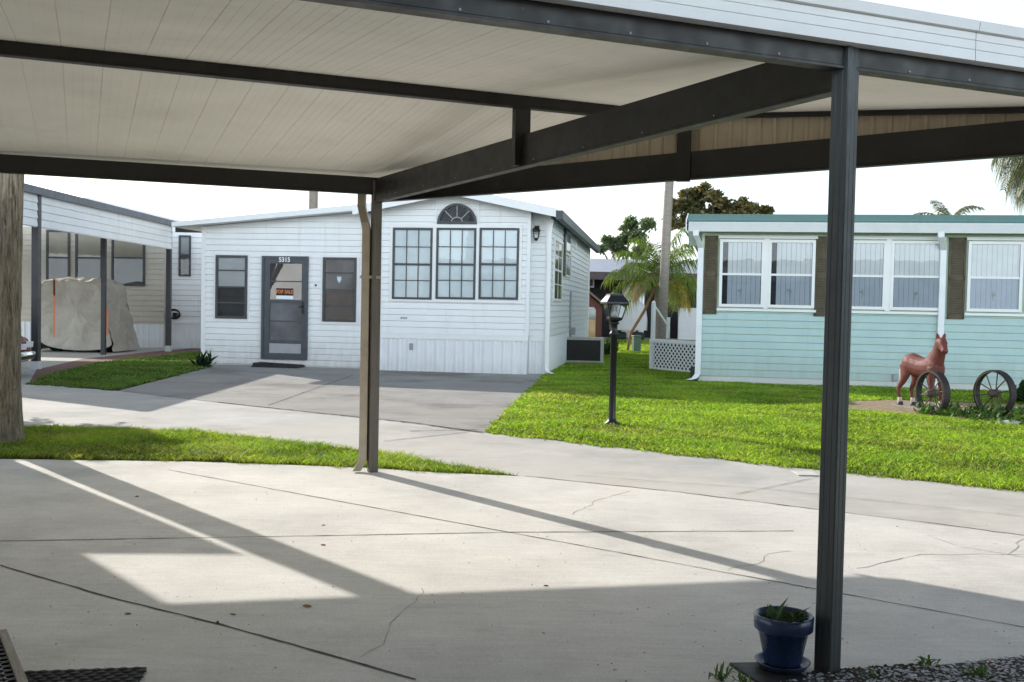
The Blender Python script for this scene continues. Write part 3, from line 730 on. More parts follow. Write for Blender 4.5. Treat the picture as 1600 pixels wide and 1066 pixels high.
# main roof with rakes, side gutter
ro = .30; fy = -.62; th = .11
mb = MB(); rx0, rx1 = ml-.15, .22
mb.loft([[(rx1, fy, wroof(rx1)+.02), (cx, fy, wroof(cx)+.02), (rx0, fy, wroof(rx0)+.02), (rx0, fy, wroof(rx0)+.10), (cx, fy, wroof(cx)+.10), (rx1, fy, wroof(rx1)+.10)],
         [(rx1, DL+.3, wroof(rx1)+.02), (cx, DL+.3, wroof(cx)+.02), (rx0, DL+.3, wroof(rx0)+.02), (rx0, DL+.3, wroof(rx0)+.10), (cx, DL+.3, wroof(cx)+.10), (rx1, DL+.3, wroof(rx1)+.10)]], True, False)
rf = mb.build('roof', M['greyroof'], wh)
mb = MB()
for xa, xb in ((rx1, cx), (cx, rx0)):
    mb.loft([[(xa, fy-.02, wroof(xa)-.05), (xa, fy-.02, wroof(xa)+.12), (xa, fy+.006, wroof(xa)+.12), (xa, fy+.006, wroof(xa)-.05)],
             [(xb, fy-.02, wroof(xb)-.05), (xb, fy-.02, wroof(xb)+.12), (xb, fy+.006, wroof(xb)+.12), (xb, fy+.006, wroof(xb)-.05)]], True, False)
mb.build('fascia', M['trim'], rf)
mb = MB(); mb.prism([(rx1+.0, wroof(rx1)-.10), (rx1+.10, wroof(rx1)-.08), (rx1+.13, wroof(rx1)+.07), (rx1+.0, wroof(rx1)+.07)], fy+.12, DL+.3, 'y')
mb.build('gutter', M['gutterdark'], rf)
mb = MB(); mb.box(rx1-.02, rx1+.12, fy-.03, fy+.12, wroof(rx1)-.09, wroof(rx1)+.085); mb.build('gutter_end', M['bronze'], rf)
mb = MB(); mb.loft([[(x-.04, y-.03, z), (x+.04, y-.03, z), (x+.04, y+.03, z), (x-.04, y+.03, z)] for x, y, z in ((.06, -.075, wroof(0)-.1), (.02, -.075, 2.9), (.02, -.075, .12), (.05, -.12, .06), (.16, -.2, .03))], True, False)
mb.build('downspout', M['trim'], wh)
# triple window
def wpx(fn, x0, y0, x1, y1, ly):
    a = fn(x0, (y0+y1)/2, ly)[0]; b = fn(x1, (y0+y1)/2, ly)[0]; xm = (x0+x1)/2
    return a, b, fn(xm, y1, ly)[1], fn(xm, y0, ly)[1]
for x0, x1 in ((614, 676), (682, 744), (749, 811)):
    a, b, z0, z1 = wpx(W.px, x0, 356.5, x1, 468, -.28); f = window(Tb, wh, a, b, z0, z1, M['bronze'], M['blind'], .045, (.49,), 3, 4, M['glass'])
a, b, z0, z1 = wpx(W.px, 609, 351, 816, 474, -.28)
mb = MB(Tb); wds = [wpx(W.px, x0, 356.5, x1, 468, -.28) for x0, x1 in ((614, 676), (682, 744), (749, 811))]
zt = wds[1][3]; zb = wds[1][2]
mb.box(wds[0][0]-.06, wds[2][1]+.06, .014, .04, zt+.002, zt+.075); mb.box(wds[0][0]-.06, wds[2][1]+.06, .014, .045, zb-.06, zb-.002)
for u0, u1 in ((wds[0][0]-.06, wds[0][0]-.002), (wds[0][1]+.002, wds[1][0]-.002), (wds[1][1]+.002, wds[2][0]-.002), (wds[2][1]+.002, wds[2][1]+.06)): mb.box(u0, u1, .014, .043, zb-.002, zt+.002)
mb.build('window_trim', M['trim'], wh)
# arched window
ac, az = W.px(714.5, 351.5, -.28); ar = (W.px(745, 350, -.28)[0]-W.px(684, 350, -.28)[0])/2; az += .035; hz = .98
def arc(r, k=20, rz=None): return [(ac+r*math.cos(PI*i/k), az+r*hz*math.sin(PI*i/k)) for i in range(k+1)]
mb = MB(Tb); o_, i_ = arc(ar), arc(ar-.05)
for (p0, p1, q0, q1) in zip(o_, o_[1:], i_, i_[1:]):
    mb.face([(p0[0], .06, p0[1]), (p1[0], .06, p1[1]), (q1[0], .06, q1[1]), (q0[0], .06, q0[1])]); mb.face([(p0[0], .01, p0[1]), (p1[0], .01, p1[1]), (p1[0], .06, p1[1]), (p0[0], .06, p0[1])])
    mb.face([(q0[0], .06, q0[1]), (q1[0], .06, q1[1]), (q1[0], .01, q1[1]), (q0[0], .01, q0[1])])
mb.box(ac-ar, ac+ar, .012, .062, az-.025, az+.03)
aw = mb.build('arched_window', M['bronze'], wh)
mb = MB(Tb); mb.face([(u, .027, z) for u, z in i_]); mb.build('backing', M['darkroom'], aw)
mb = MB(Tb); mb.face([(u, .04, z) for u, z in i_]); mb.build('pane', M['glassscreen'], aw)
mb = MB(Tb)
for k in (45, 90, 135):
    c, s = math.cos(math.radians(k)), math.sin(math.radians(k)); r0, r1 = ar*.30, ar-.045
    px_, pz_ = -s*.009, c*.009
    mb.face([(ac+c*r0+px_, .048, az+s*r0*hz+pz_), (ac+c*r1+px_, .048, az+s*r1*hz+pz_), (ac+c*r1-px_, .048, az+s*r1*hz-pz_), (ac+c*r0-px_, .048, az+s*r0*hz-pz_)])
o2, i2 = arc(ar*.32, 12), arc(ar*.27, 12)
for (p0, p1, q0, q1) in zip(o2, o2[1:], i2, i2[1:]): mb.face([(p0[0], .048, p0[1]), (p1[0], .048, p1[1]), (q1[0], .048, q1[1]), (q0[0], .048, q0[1])])
mb.build('muntin', M['grey'], aw)
MB(Tb).box(ac-ar-.05, ac-ar-.015, .013, .034, zt+.075, wroof(ac-ar)-.03).build('panel_trim', M['trim'], wh); MB(Tb).box(ac+ar+.015, ac+ar+.05, .013, .034, zt+.075, wroof(ac+ar)-.03).build('panel_trim', M['trim'], wh)
# wall lanterns
for lx_, T_ in ((W.px(591, 358, 0)[0], Tf), (W.px(839, 365, 0)[0], Tf)):
    z = W.px(839, 365, 0)[1]
    mb = MB(T_); mb.box(lx_-.05, lx_+.05, .012, .03, z-.02, z+.16); mb.tube([(lx_, .03, z+.08), (lx_, .08, z+.13), (lx_, .11, z+.09)], .012, 6)
    mb.loft([[(lx_-r, .11-r, zz), (lx_+r, .11-r, zz), (lx_+r, .11+r, zz), (lx_-r, .11+r, zz)] for r, zz in ((.02, z+.13), (.075, z+.075), (.07, z+.06))], True, False)
    mb.loft([[(lx_-r, .11-r, zz), (lx_+r, .11-r, zz), (lx_+r, .11+r, zz), (lx_-r, .11+r, zz)] for r, zz in ((.045, z-.10), (.03, z-.13), (.01, z-.16))], True, False)
    for sx in (-1, 1):
        for sy in (-1, 1): mb.tube([(lx_+sx*.062, .11+sy*.062, z+.06), (lx_+sx*.042, .11+sy*.042, z-.10)], .007, 4)
    wl_ = mb.build('wall_lantern', M['black'], wh)
    mb = MB(T_); mb.loft([[(lx_-r, .11-r, zz), (lx_+r, .11-r, zz), (lx_+r, .11+r, zz), (lx_-r, .11+r, zz)] for r, zz in ((.055, z+.06), (.038, z-.10))], True, False); mb.build('pane', M['glassclear'], wl_)
u, z = W.px(631.5, 497, -.28); mb = MB(Tb); [mb.box(u-.07+k*.05, u-.03+k*.05, .013, .02, z-.022, z+.022) for k in range(3)]; mb.build('badge', M['grey'], wh)
u, z = W.px(643, 541.5, -.28); MB(Tb).box(u-.035, u+.035, .012, .04, z-.065, z+.065).build('outlet_box', M['grey'], wh, bevel=.006)
# right side wall: two windows, vent, meter pipe
a = W.side(863, 420)[0]; b = W.side(876, 420)[0]; z1 = W.side(868, 373)[1]; z0 = W.side(866, 471)[1]
window(Ts, wh, a, b, z0, z1, M['trim'], M['screen'], .06, (.5,), 2, 4)
a = W.side(881.5, 400)[0]; b = W.side(890, 400)[0]; z1 = W.side(886, 362)[1]; z0 = W.side(884, 433)[1]
f = window(Ts, wh, a, b, z0, z1, M['trim'], M['greyblind'], .05, (.5,))
mb = MB(Ts); mb.box(a-.42, a-.06, .012, .05, z0, z1)
for k in range(14): mb.box(a-.40, a-.08, .05, .06, z0+.03+k*(z1-z0-.06)/14, z0+.07+k*(z1-z0-.06)/14)
mb.build('shutter', M['bronze'], wh)
a, z = W.side(898, 383); MB(Ts).box(a-.2, a+.2, .012, .05, z-.12, z+.12).build('vent', M['trim'], wh, bevel=.01)
a, z = W.side(889, 480)
mb = MB(Ts); mb.box(a-.05, a+.05, .012, .06, W.side(889, 512)[1], W.side(889, 456)[1]); mb.box(a+.1, a+.45, .012, .14, W.side(893, 522)[1], W.side(893, 511)[1]); mb.tube([(a+.05, .05, .75), (a+.05, .05, .25)], .03, 8); mb.build('conduit', M['grey'], wh)
# addition (left wing) with a single-slope roof
ay = .02; Ta = frame_T((0, ay, 0), (1, 0, 0), (0, -1, 0))
def aroof(x): return zl + (zr-zl)*(x-al)/(ml-al)
zl = W.px(318, 354, ay)[1]; zr = W.px(560, 331, ay)[1]
mb = MB(); mb.prism([(al, 0), (ml-.002, 0), (ml-.002, zr), (al, zl)], ay, 8, 'y'); mb.build('wall', M['white'], wh, label='wall of the low left wing')
mb = MB(Ta); siding(mb, [(al+.05, .02), (ml, .02), (ml, zr), (al+.05, zl)], .128); mb.build('siding', M['white'], wh)
mb = MB(); mb.box(al-.01, al+.075, ay-.028, ay+.07, 0, zl-.01); mb.build('corner_trim', M['trim'], wh)
ox0 = W.px(268, 346, -.35)[0]; zo = W.px(275, 342, -.35)[1]
def rz2(x): return aroof(x)+.01
mb = MB(); xs_ = (ox0, ml+.02)
mb.loft([[(xs_[0], -.35, rz2(xs_[0])), (xs_[1], -.35, rz2(xs_[1])), (xs_[1], -.35, rz2(xs_[1])+.12), (xs_[0], -.35, rz2(xs_[0])+.10)],
         [(xs_[0], 8.2, rz2(xs_[0])), (xs_[1], 8.2, rz2(xs_[1])), (xs_[1], 8.2, rz2(xs_[1])+.12), (xs_[0], 8.2, rz2(xs_[0])+.10)]], True, False)
mb.build('roof', M['fascia'], wh, label='flat white roof of the left wing')
a, b, z0, z1 = wpx(W.px, 338, 399, 387.5, 498, ay)
window(Ta, wh, a, b, z0, z1, M['bronze'], M['greyblind'], .055, (.5, .25, .76), 0, 0, M['glassscreen'], .055, .03, low_back=M['darkroom'], trim=M['trim'])
a, b, z0, z1 = wpx(W.px, 505, 402.5, 557.5, 503, ay)
f = window(Ta, wh, a, b, z0, z1, M['bronze'], M['screen'], .055, (.5, .25, .76), 0, 0, M['glassdark'], .055, .03, low_back=M['redroom'], trim=M['trim'])
u, z = W.px(531, 437, ay); mb = MB(Ta); mb.prism([(u-.045, z+.07), (u-.045, z-.01), (u, z-.075), (u+.045, z-.01), (u+.045, z+.07), (u, z+.055)], .040, .043, 'y'); mb.build('sticker', M['sticker'], f)
# door
a, b, z0, z1 = wpx(W.px, 410, 400.5, 482, 560, ay)
mb = MB(Ta)
for x0, x1, c, e in ((a, b, z1-.05, z1), (a, a+.05, z0, z1-.05), (b-.05, b, z0, z1-.05), (a, b, z0-.02, z0+.0)): mb.box(x0, x1, .012, .07, c, e)
dr = mb.build('door', M['doorm'], wh)
gx0, gz1 = W.px(423.5, 412, ay); gx1, gz0 = W.px(471.5, 532, ay); zm = W.px(447, 471, ay)[1]; zkt = W.px(447, 537, ay)[1]; zkb = W.px(447, 552, ay)[1]
mb = MB(Ta); dp0, dp1 = .016, .05
mb.box(a+.05, gx0, dp0, dp1, z0, z1-.05); mb.box(gx1, b-.05, dp0, dp1, z0, z1-.05); mb.box(gx0, gx1, dp0, dp1, gz1, z1-.05); mb.box(gx0, gx1, dp0, dp1, z0, zkb); mb.box(gx0, gx1, dp0, dp1, zkt, gz0); mb.box(gx0, gx1, dp0+.006, dp1-.004, zm-.035, zm+.035)
zq = W.px(447, 440, ay)[1]; zq2 = W.px(447, 502, ay)[1]
mb.box(gx0, gx1, dp0+.012, dp1-.012, zq-.012, zq+.012); mb.box(gx0, gx1, dp0+.012, dp1-.012, zq2-.012, zq2+.012)
mb.build('door_leaf', M['doorm'], dr)
mb = MB(Ta); mb.face([(gx0, .036, zm), (gx1, .036, zm), (gx1, .036, gz1), (gx0, .036, gz1)]); mb.build('pane', glass('storm_door_glass', .20), dr)
mb = MB(Ta); mb.face([(gx0, .026, gz0), (gx1, .026, gz0), (gx1, .026, gz1), (gx0, .026, gz1)]); mb.build('backing', M['screen'], dr)
mb = MB(Ta); mb.box(gx0, gx1, .018, .045, zkb, zkt); mb.build('kick_plate', M['kick'], dr)
u, z = W.px(446.5, 406.5, ay); text_mesh('5315', .135, M['letter'], Ta, u, z, .074, dr, 'house_number', .95)
u, z = W.px(446, 456, ay); s0 = MB(Ta).box(u-.19, u+.19, .040, .046, z-.082, z+.072).build('sign', M['signblack'], dr)
u_, z_ = W.px(446, 466.5, ay); MB(Ta).box(u-.19, u+.19, .0405, .0455, z-.155, z-.084).build('sign_strip', M['blind'], dr)
text_mesh('FOR SALE', .105, M['orange'], Ta, u, z-.005, .050, dr, 'sign_letters', .82)
u, z = W.px(474.5, 480, ay); mb = MB(Ta); mb.box(u-.022, u+.022, .05, .062, z-.14, z+.12); mb.tube([(u, .06, z+.02), (u, .105, z+.02), (u-.06, .11, z+.0)], .013, 8); mb.tube([(u, .06, z-.10), (u, .09, z-.10)], .018, 8); mb.build('door_handle', M['black'], dr)
u, z = W.px(494, 446, ay); MB(Ta).lathe([(.001, .0), (.022, .0), (.022, .02), (.001, .025)], (0, 0, 0), 10).v
mb = MB(Ta); mb.box(u-.016, u+.016, .012, .035, z-.022, z+.022); mb.build('doorbell', M['black'], wh)
# step mat
c = W.o + W.e*W.px(437, 575, -.2)[0] - W.n*.28
mt_ = thing('door_mat', 'black bristle door mat lying before the door numbered 5315', 'door mat', (c.x, c.y, .004), WYAW)
mb = MB(); mb.prism([(-.52, 0), (.52, 0), (.50, .05), (-.44, .085)], -.24, .22, 'y'); mb.build('pad', M['rubber'], mt_, bevel=.01)
mb = MB()
for k in range(22): mb.box(-.48+k*.044, -.455+k*.044, -.22, .20, .05, .09-.0015*k)
mb.build('bristles', M['black'], mt_)
# dark shrub at the corner of the wing, and weeds along the wall
def leafclump(name, label, cat, loc, n, r, h, ln, wd, mat, seed, droop=.3):
    rr = random.Random(seed); o = thing(name, label, cat, loc); mb = MB()
    for i in range(n):
        a = rr.uniform(0, 2*PI); el = rr.uniform(.25, 1.4); L = ln*rr.uniform(.6, 1.15); b = Vector((rr.gauss(0, r*.35), rr.gauss(0, r*.35), rr.uniform(0, h*.35)))
        d_ = Vector((math.cos(a)*math.cos(el), math.sin(a)*math.cos(el), math.sin(el))); sd = Vector((-math.sin(a), math.cos(a), 0))*wd*rr.uniform(.7, 1.2)
        p1 = b+d_*L*.5; p2 = b+d_*L-Vector((0, 0, L*droop*rr.uniform(.3, 1)))
        mb.face([tuple(b-sd*.35), tuple(b+sd*.35), tuple(p1+sd), tuple(p1-sd)]); mb.face([tuple(p1-sd), tuple(p1+sd), tuple(p2)])
    mb.build('foliage', mat, o)
    mb = MB(); mb.tube([(0, 0, 0), (.01, 0, h*.5)], [.012, .006], 5); mb.build('stem', M['bark'], o); return o
g = gnd(322, 574); leafclump('shrub', 'dark spiky shrub at the left corner of the white house', 'plant', (g.x, g.y-.15, 0), 90, .22, .4, .34, .03, M['shrub'], 3)
# ------------------------------------------------------------------ air conditioner beside the white house
g = gnd(880, 568); ac_ = thing('air_conditioner', 'beige outdoor air conditioner with black grille beside the white house', 'air conditioner', (g.x, g.y, 0), WYAW*.4)
wA = (943-880)/1600*g.y; hA = (568-527)/1600*g.y
mb = MB(); mb.box(0, wA, .03, .75, .03, hA); mb.build('case', M['accase'], ac_, bevel=.015)
mb = MB(); mb.box(.045, wA-.085, .018, .032, .08, hA-.06); mb.build('grille', M['acgrille'], ac_)
mb = MB(); [mb.box(.045, wA-.085, .010, .018, .09+k*.045, .095+k*.045) for k in range(int((hA-.16)/.045))]; mb.build('louvre', M['black'], ac_)
mb = MB(); mb.box(-.06, wA+.06, -.03, .8, 0, .03); mb.build('base', M['slab'], ac_)

# ------------------------------------------------------------------ mint house on the right
Tt = House(TO, TYAW)
th_ = thing('mint_house', 'mint green lap-sided house with brown shutters and a row of white windows', 'house', TO, TYAW)
TL = 15.; zg = Tt.px(1200, 351, -.0)[1]; Tz = frame_T((0, 0, 0), (1, 0, 0), (0, -1, 0)); zwb = Tt.px(1200, 486, 0)[1]
mb = MB(); mb.prism([(0, 0), (TL, 0), (TL, zg), (0, zg)], 0, 8, 'y'); mb.build('wall', M['mintplain'], th_)
mb = MB(Tz); siding(mb, [(.02, .12), (TL, .12), (TL, zwb), (.02, zwb)], .136); mb.T = frame_T((0, 0, 0), (0, 1, 0), (-1, 0, 0)); siding(mb, [(0, .12), (8, .12), (8, zg), (0, zg)], .136); mb.build('siding', M['teal'], th_)
mb = MB(Tz); mb.box(0, TL, -.01, .006, 0, .12); mb.build('foundation', M['offwhite'], th_)
# gutter and shingle roof
gy = -.34
gz0 = Tt.px(1090, 361.5, gy)[1]; gz1 = Tt.px(1090, 347, gy)[1]; gx = Tt.px(1076, 350, gy)[0]
mb = MB(); mb.prism([(gy+.10, gz0), (gy+.02, gz0), (gy-.01, gz0+(gz1-gz0)*.5), (gy-.04, gz1-.01), (gy-.04, gz1), (gy+.10, gz1)], gx, TL, 'x'); mb.build('gutter', M['gutterwhite'], th_)
rp_ = Tt.px(1068, 333, 2.2)
mb = MB(); z_r = rp_[1]-.02
mb.prism([(gy-.02, gz1+.005), (gy-.02, gz1+.035), (2.2, z_r), (2.2, z_r-.05)], gx-.03, TL, 'x'); mb.prism([(2.2, z_r-.05), (2.2, z_r), (7, z_r-.3), (7, z_r-.35)], gx-.03, TL, 'x'); rt = mb.build('roof', M['shingle'], th_)
mb = MB()
for k in range(9):
    y_ = gy+.25+k*.25; zz = gz1+.035+(z_r-gz1-.035)*(y_-gy+.02)/(2.2-gy+.02); mb.box(gx-.03, TL, y_, y_+.02, zz, zz+.006)
mb.build('shingle_course', M['shingle'], rt)
mb = MB(); mb.prism([(gy-.03, gz0), (gy-.03, gz1+.045), (2.2, z_r+.012), (7, z_r-.28), (7, z_r-.46), (2.2, z_r-.16)], gx-.055, gx-.032, 'x'); mb.build('rake_board', M['gutterwhite'], rt)
mb = MB(); mb.prism([(gy+.1, gz1-.06), (gy+.1, gz1-.04), (2.2, z_r-.055), (7, z_r-.356), (7, z_r-.376), (2.2, z_r-.075)], gx-.03, -.002, 'x'); mb.build('soffit', M['trim'], th_)
mb = MB(); mb.prism([(gy+.10, gz0+.01), (gy+.10, gz0+.03), (0, zg+.02), (0, zg)], gx-.03, TL, 'x'); mb.build('soffit', M['mintplain'], th_)
mb = MB(frame_T((0, 0, 0), (0, 1, 0), (-1, 0, 0))); mb.prism([(0, zg), (8, zg), (8, zg+.02), (2.2, z_r-.06)], -.02, .004, 'y'); mb.build('gable_wall', M['mintplain'], th_)
wins = [(1127, 1191, 2), (1203, 1270, 2), (1318, 1381, 0), (1394, 1470, 1), (1514, 1594, 1), (1606, 1686, 1), (1760, 1840, 1)]
for x0, x1, sl_ in wins:
    yb, yt = 480 + (x0-1127)*.010, 375 - (x0-1127)*.008
    a, b, z0, z1 = wpx(Tt.px, x0-3, yt, x1+3, yb, 0)
    z0 = Tt.px(1160, 480, 0)[1]; z1 = Tt.px(1160, 374.5, 0)[1]
    f = window(Tz, th_, a, b, z0, z1, M['trim'], M['slat'], .055, (.485,), 0, 0, M['glass'], .06, .04, slats=sl_+1)
    mb = MB(Tz); u = (a+b)/2-.02; z = z0+.32; r = random.Random(int(x0))
    for k in range(9):
        an = r.uniform(0, 2*PI); L = .035+r.random()*.035; w_ = .010
        mb.face([(u, .034, z), (u+math.cos(an)*L*.5-math.sin(an)*w_, .034, z+math.sin(an)*L*.5+math.cos(an)*w_), (u+math.cos(an)*L, .034, z+math.sin(an)*L), (u+math.cos(an)*L*.5+math.sin(an)*w_, .034, z+math.sin(an)*L*.5-math.cos(an)*w_)])
    mb.box(u-.006, u+.006, .033, .035, z-.12, z); mb.build('leaf_decal', M['decal'], f)
mb = MB(Tz)
zb_, zt_ = Tt.px(1160, 482, 0)[1]-.03, Tt.px(1160, 373, 0)[1]+.03
for x0, x1 in ((1191, 1203), (1381, 1394)): mb.box(Tt.px(x0+2.5, 430, 0)[0], Tt.px(x1-2.5, 430, 0)[0], .012, .05, zb_+.03, zt_-.03)
for x0, x1 in ((1121, 1276), (1310, 1476), (1508, 1692)): 
    a, b = Tt.px(x0, 430, 0)[0], Tt.px(x1, 430, 0)[0]; mb.box(a, b, .012, .066, zb_-.02, zb_+.025); mb.box(a, b, .012, .055, zt_-.03, zt_+.03)
mb.build('window_trim', M['trim'], th_)
for x0, x1 in ((1100, 1121), (1273, 1298), (1481, 1508), (1695, 1722)):
    a, b = Tt.px(x0, 430, 0)[0], Tt.px(x1, 430, 0)[0]; z0, z1 = zb_-.09, zt_+.02
    mb = MB(Tz); fw = .035; mb.box(a, b, .01, .022, z0, z1)
    for c, e in ((z0, z0+.06), ((z0+z1)/2-.03, (z0+z1)/2+.03), (z1-.06, z1)): mb.box(a, b, .022, .038, c, e)
    mb.box(a, a+fw, .022, .038, z0, z1); mb.box(b-fw, b, .022, .038, z0, z1)
    n = 30
    for k in range(n):
        zz = z0+.06+(z1-z0-.12)*k/n
        if abs(zz-(z0+z1)/2) < .06: continue
        mb.face([(a+fw, .036, zz), (b-fw, .036, zz), (b-fw, .024, zz+.03), (a+fw, .024, zz+.03)])
    mb.build('shutter', M['shutter'], th_)
def spout(x, name_label, foot=True):
    u = Tt.px(x, 430, -.03)[0]; mb = MB(); a, b = .055, .04
    path = [(u-.10, gy+.05, gz0+.02), (u-.10, gy+.05, gz0-.08), (u-.04, gy+.16, gz0-.18), (u, -.055, gz0-.30), (u, -.055, .30), (u, -.055, .16), (u-.06, -.10, .08), (u-.16, -.16, .05)]
    mb.loft([[(x_-a, y_-b, z_), (x_+a, y_-b, z_), (x_+a, y_+b, z_), (x_-a, y_+b, z_)] for x_, y_, z_ in path], True, False); mb.build('downspout', M['gutterwhite'], th_, bevel=.008)
spout(1094, ''); spout(1472, '')
u, z = Tt.px(1398, 590, 0); MB(Tz).box(u-.045, u+.045, .012, .06, z-.06, z+.06).build('outlet_box', M['grey'], th_, bevel=.008)
# black meter box at the corner
p = TO - te*.10 - tn*.02; bx_ = thing('junction_box', 'small black box at the foot of the mint house corner downspout', 'box', (p.x, p.y, 0), TYAW)
MB().box(-.06, .04, -.05, .05, .05, .30).build('case', M['black'], bx_, bevel=.01); MB().box(-.10, .08, -.08, .08, 0, .05).build('foot', M['black'], bx_)
# lattice-sided landing
pa, pb = gnd(1017, 577), gnd(1086, 585); pb = Vector((depth(1086, 585, 22.2).x, 22.2, 0)); pa = Vector((depth(1017, 577, 23.5).x, 23.5, 0))
ya = math.atan2(pb.y-pa.y, pb.x-pa.x); wl_ = (pb-pa).length; zt2 = depth(1050, 531, 22.9).z
ld = thing('entry_landing', 'small landing with white lattice skirt and handrail beside the mint house', 'landing', pa, ya)
mb = MB(); cell = .125; hh = zt2-.07
for s in (-1, 1):
    k = -20
    while k < 40:
        x0 = k*cell; y0 = .05 if s > 0 else hh; segs = [(x0, y0), (x0+hh-.05, (hh if s > 0 else .05))]
        (xa, za), (xb, zb2) = segs
        def cx_(xq): return za+(zb2-za)*(xq-xa)/(xb-xa)
        xl, xr = max(xa, .0), min(xb, wl_)
        if xr-xl > .01:
            w2 = .024; d0 = -.012 if s > 0 else -.018
            mb.face([(xl, d0, cx_(xl)-w2), (xr, d0, cx_(xr)-w2), (xr, d0, cx_(xr)+w2), (xl, d0, cx_(xl)+w2)])
        k += 1
mb.build('lattice', M['trim'], ld)
mb = MB(); mb.box(-.03, wl_, -.035, 0., zt2-.08, zt2); mb.box(-.03, wl_, -.03, 0, .0, .06); mb.box(-.03, .05, -.034, .04, .0, zt2); mb.build('skirt_rail', M['trim'], ld)
mb = MB(); mb.box(0, wl_, .02, .55, zt2-.05, zt2-.005); mb.build('deck', M['wood'], ld)
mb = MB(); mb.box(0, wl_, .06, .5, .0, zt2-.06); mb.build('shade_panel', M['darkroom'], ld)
mb = MB(); zp = depth(1015, 475, 23.5).z; mb.box(-.04, .04, .0, .07, zt2, zp); mb.lathe([(.001, zp), (.045, zp), (.05, zp+.03), (.02, zp+.07), (.001, zp+.08)], (0, .035, 0), 10); mb.box(-.03, .03, .45, .51, zt2, zp-.3)
mb.beam((.0, .07), (0., .50), .045, zp-.08, zp-.03, zp-.55, zp-.50)
mb.build('handrail', M['trim'], ld)
# ------------------------------------------------------------------ left house with carport, beige wall
LY0, LY1 = 19.6, 27.2
def lx(x, Y): return (x-800)/1600*Y
XP = -9.1
lh = thing('beige_house', 'beige house with attached carport and dark trimmed roof on the left', 'house', (XP, LY0, 0), 0)
def L2(x, y, Y): p = depth(x, y, Y); return p.x-XP, p.z
zt1 = depth(57, 303, LY0).z; zt3 = depth(262, 347, LY1).z; ztm = (zt1+zt3)/2
pl = []
for Y_, x_, w_ in ((LY0, 56.5, .13), (25.0, 162, .10), (LY1, 263.5, .12)):
    p = depth(x_, 480, Y_); mb = MB(); mb.box(p.x-XP-w_/2, p.x-XP+w_/2, Y_-LY0-w_/2, Y_-LY0+w_/2, .16 if w_ != .10 else .0, ztm-.02 if w_ != .10 else ztm-.55); mb.build('post', M['postdark'], lh)
    if w_ != .10: mb = MB(); mb.box(p.x-XP-w_*.6, p.x-XP+w_*.6, Y_-LY0-w_*.6, Y_-LY0+w_*.6, 0, .16); mb.build('footing', M['offwhite'], lh)
# valance: lap siding panel on the carport's right edge and roof edge board
vb0 = depth(64, 362, LY0).z; vb1 = depth(257, 385, LY1).z; vb = (vb0+vb1)/2
Tv = frame_T((.02, 0, 0), (0, 1, 0), (1, 0, 0)); dY = LY1-LY0
mb = MB(Tv); siding(mb, [(-1.6, vb), (dY, vb), (dY, ztm-.05), (-1.6, ztm-.05)], .15, .022); mb.box(-1.6, dY, -.02, 0, vb, ztm-.05); mb.build('valance', M['white'], lh)
mb = MB(); mb.box(.03, .13, -1.7, dY+.1, ztm-.07, ztm+.07); mb.build('roof_edge', M['gutterdark'], lh)
mb = MB(); mb.prism([(-9, 4.3), (.03, -1.7), (.03, dY+.2), (-9, dY+.2)], ztm-.02, ztm+.05); mb.build('carport_roof', M['fascia'], lh)
mb = MB(); mb.beam((-8.9, 4.3), (.0, -1.65), .06, ztm-.5, ztm-.022); mb.build('front_valance', M['white'], lh)
mb = MB(); mb.box(.13, 1.0, dY-.02, dY+.10, ztm-.22, ztm-.08); mb.build('header_beam', M['black'], lh)
# wall A behind the golf cart, wall B to the right
wy = 29.2-LY0
Tw = frame_T((0, wy, 0), (1, 0, 0), (0, -1, 0)); rX = L2(257, 450, 29.2)[0]
zsk = L2(220, 503, 29.2)[1]
mb = MB(); mb.box(-9, rX, wy, wy+7, 0, ztm-.02); mb.build('wall', M['beige'], lh)
mb = MB(Tw); siding(mb, [(-9, zsk), (rX, zsk), (rX, ztm-.1), (-9, ztm-.1)], .15); mb.build('siding', M['beige'], lh)
mb = MB(Tw); ribbed(mb, -9, rX, 0, zsk-.06, .16); mb.build('skirting', M['skirt'], lh)
for x0, x1, yb in ((73, 110, 435), (118.5, 161, 440), (175, 227, 447.5)):
    a, _ = L2(x0, 440, 29.2); b, z0 = L2(x1, yb, 29.2); z1 = L2(x1, 360, 29.2)[1]
    z0 = L2(200, 447, 29.2)[1] if x0 > 170 else L2(150, 447, 29.2)[1]
    window(Tw, lh, a, b, z0, z1, M['bronze'], M['creamblind'], .06, (.50,), 0, 0, M['glass'], .06, .05, low_back=M['screen'])
by = 29.34-LY0; Tb2 = frame_T((0, by, 0), (1, 0, 0), (0, -1, 0)); bx0, bx1 = rX+.002, L2(330, 450, 29.34)[0]
zb1 = L2(300, 352, 29.34)[1]; zsk2 = L2(290, 503, 29.34)[1]
mb = MB(); mb.box(bx0, bx1, by, by+6, 0, zb1); mb.build('wall', M['beige'], lh)
mb = MB(Tb2); siding(mb, [(bx0, zsk2), (bx1, zsk2), (bx1, zb1), (bx0, zb1)], .15); mb.build('siding', M['white'], lh, label='pale lap siding of the rear section')
mb = MB(Tb2); ribbed(mb, bx0, bx1, 0, zsk2-.05, .16); mb.box(bx0, bx1, .012, .04, zsk2-.05, zsk2+.02); mb.build('skirting', M['skirt'], lh)
a, _ = L2(280, 400, 29.34); b, z0 = L2(298.5, 432, 29.34); z1 = L2(290, 368, 29.34)[1]
window(Tb2, lh, a, b, z0, z1, M['bronze'], M['greyblind'], .05, (.52,), 0, 0, M['glass'], .06, .05, low_back=M['screen'])
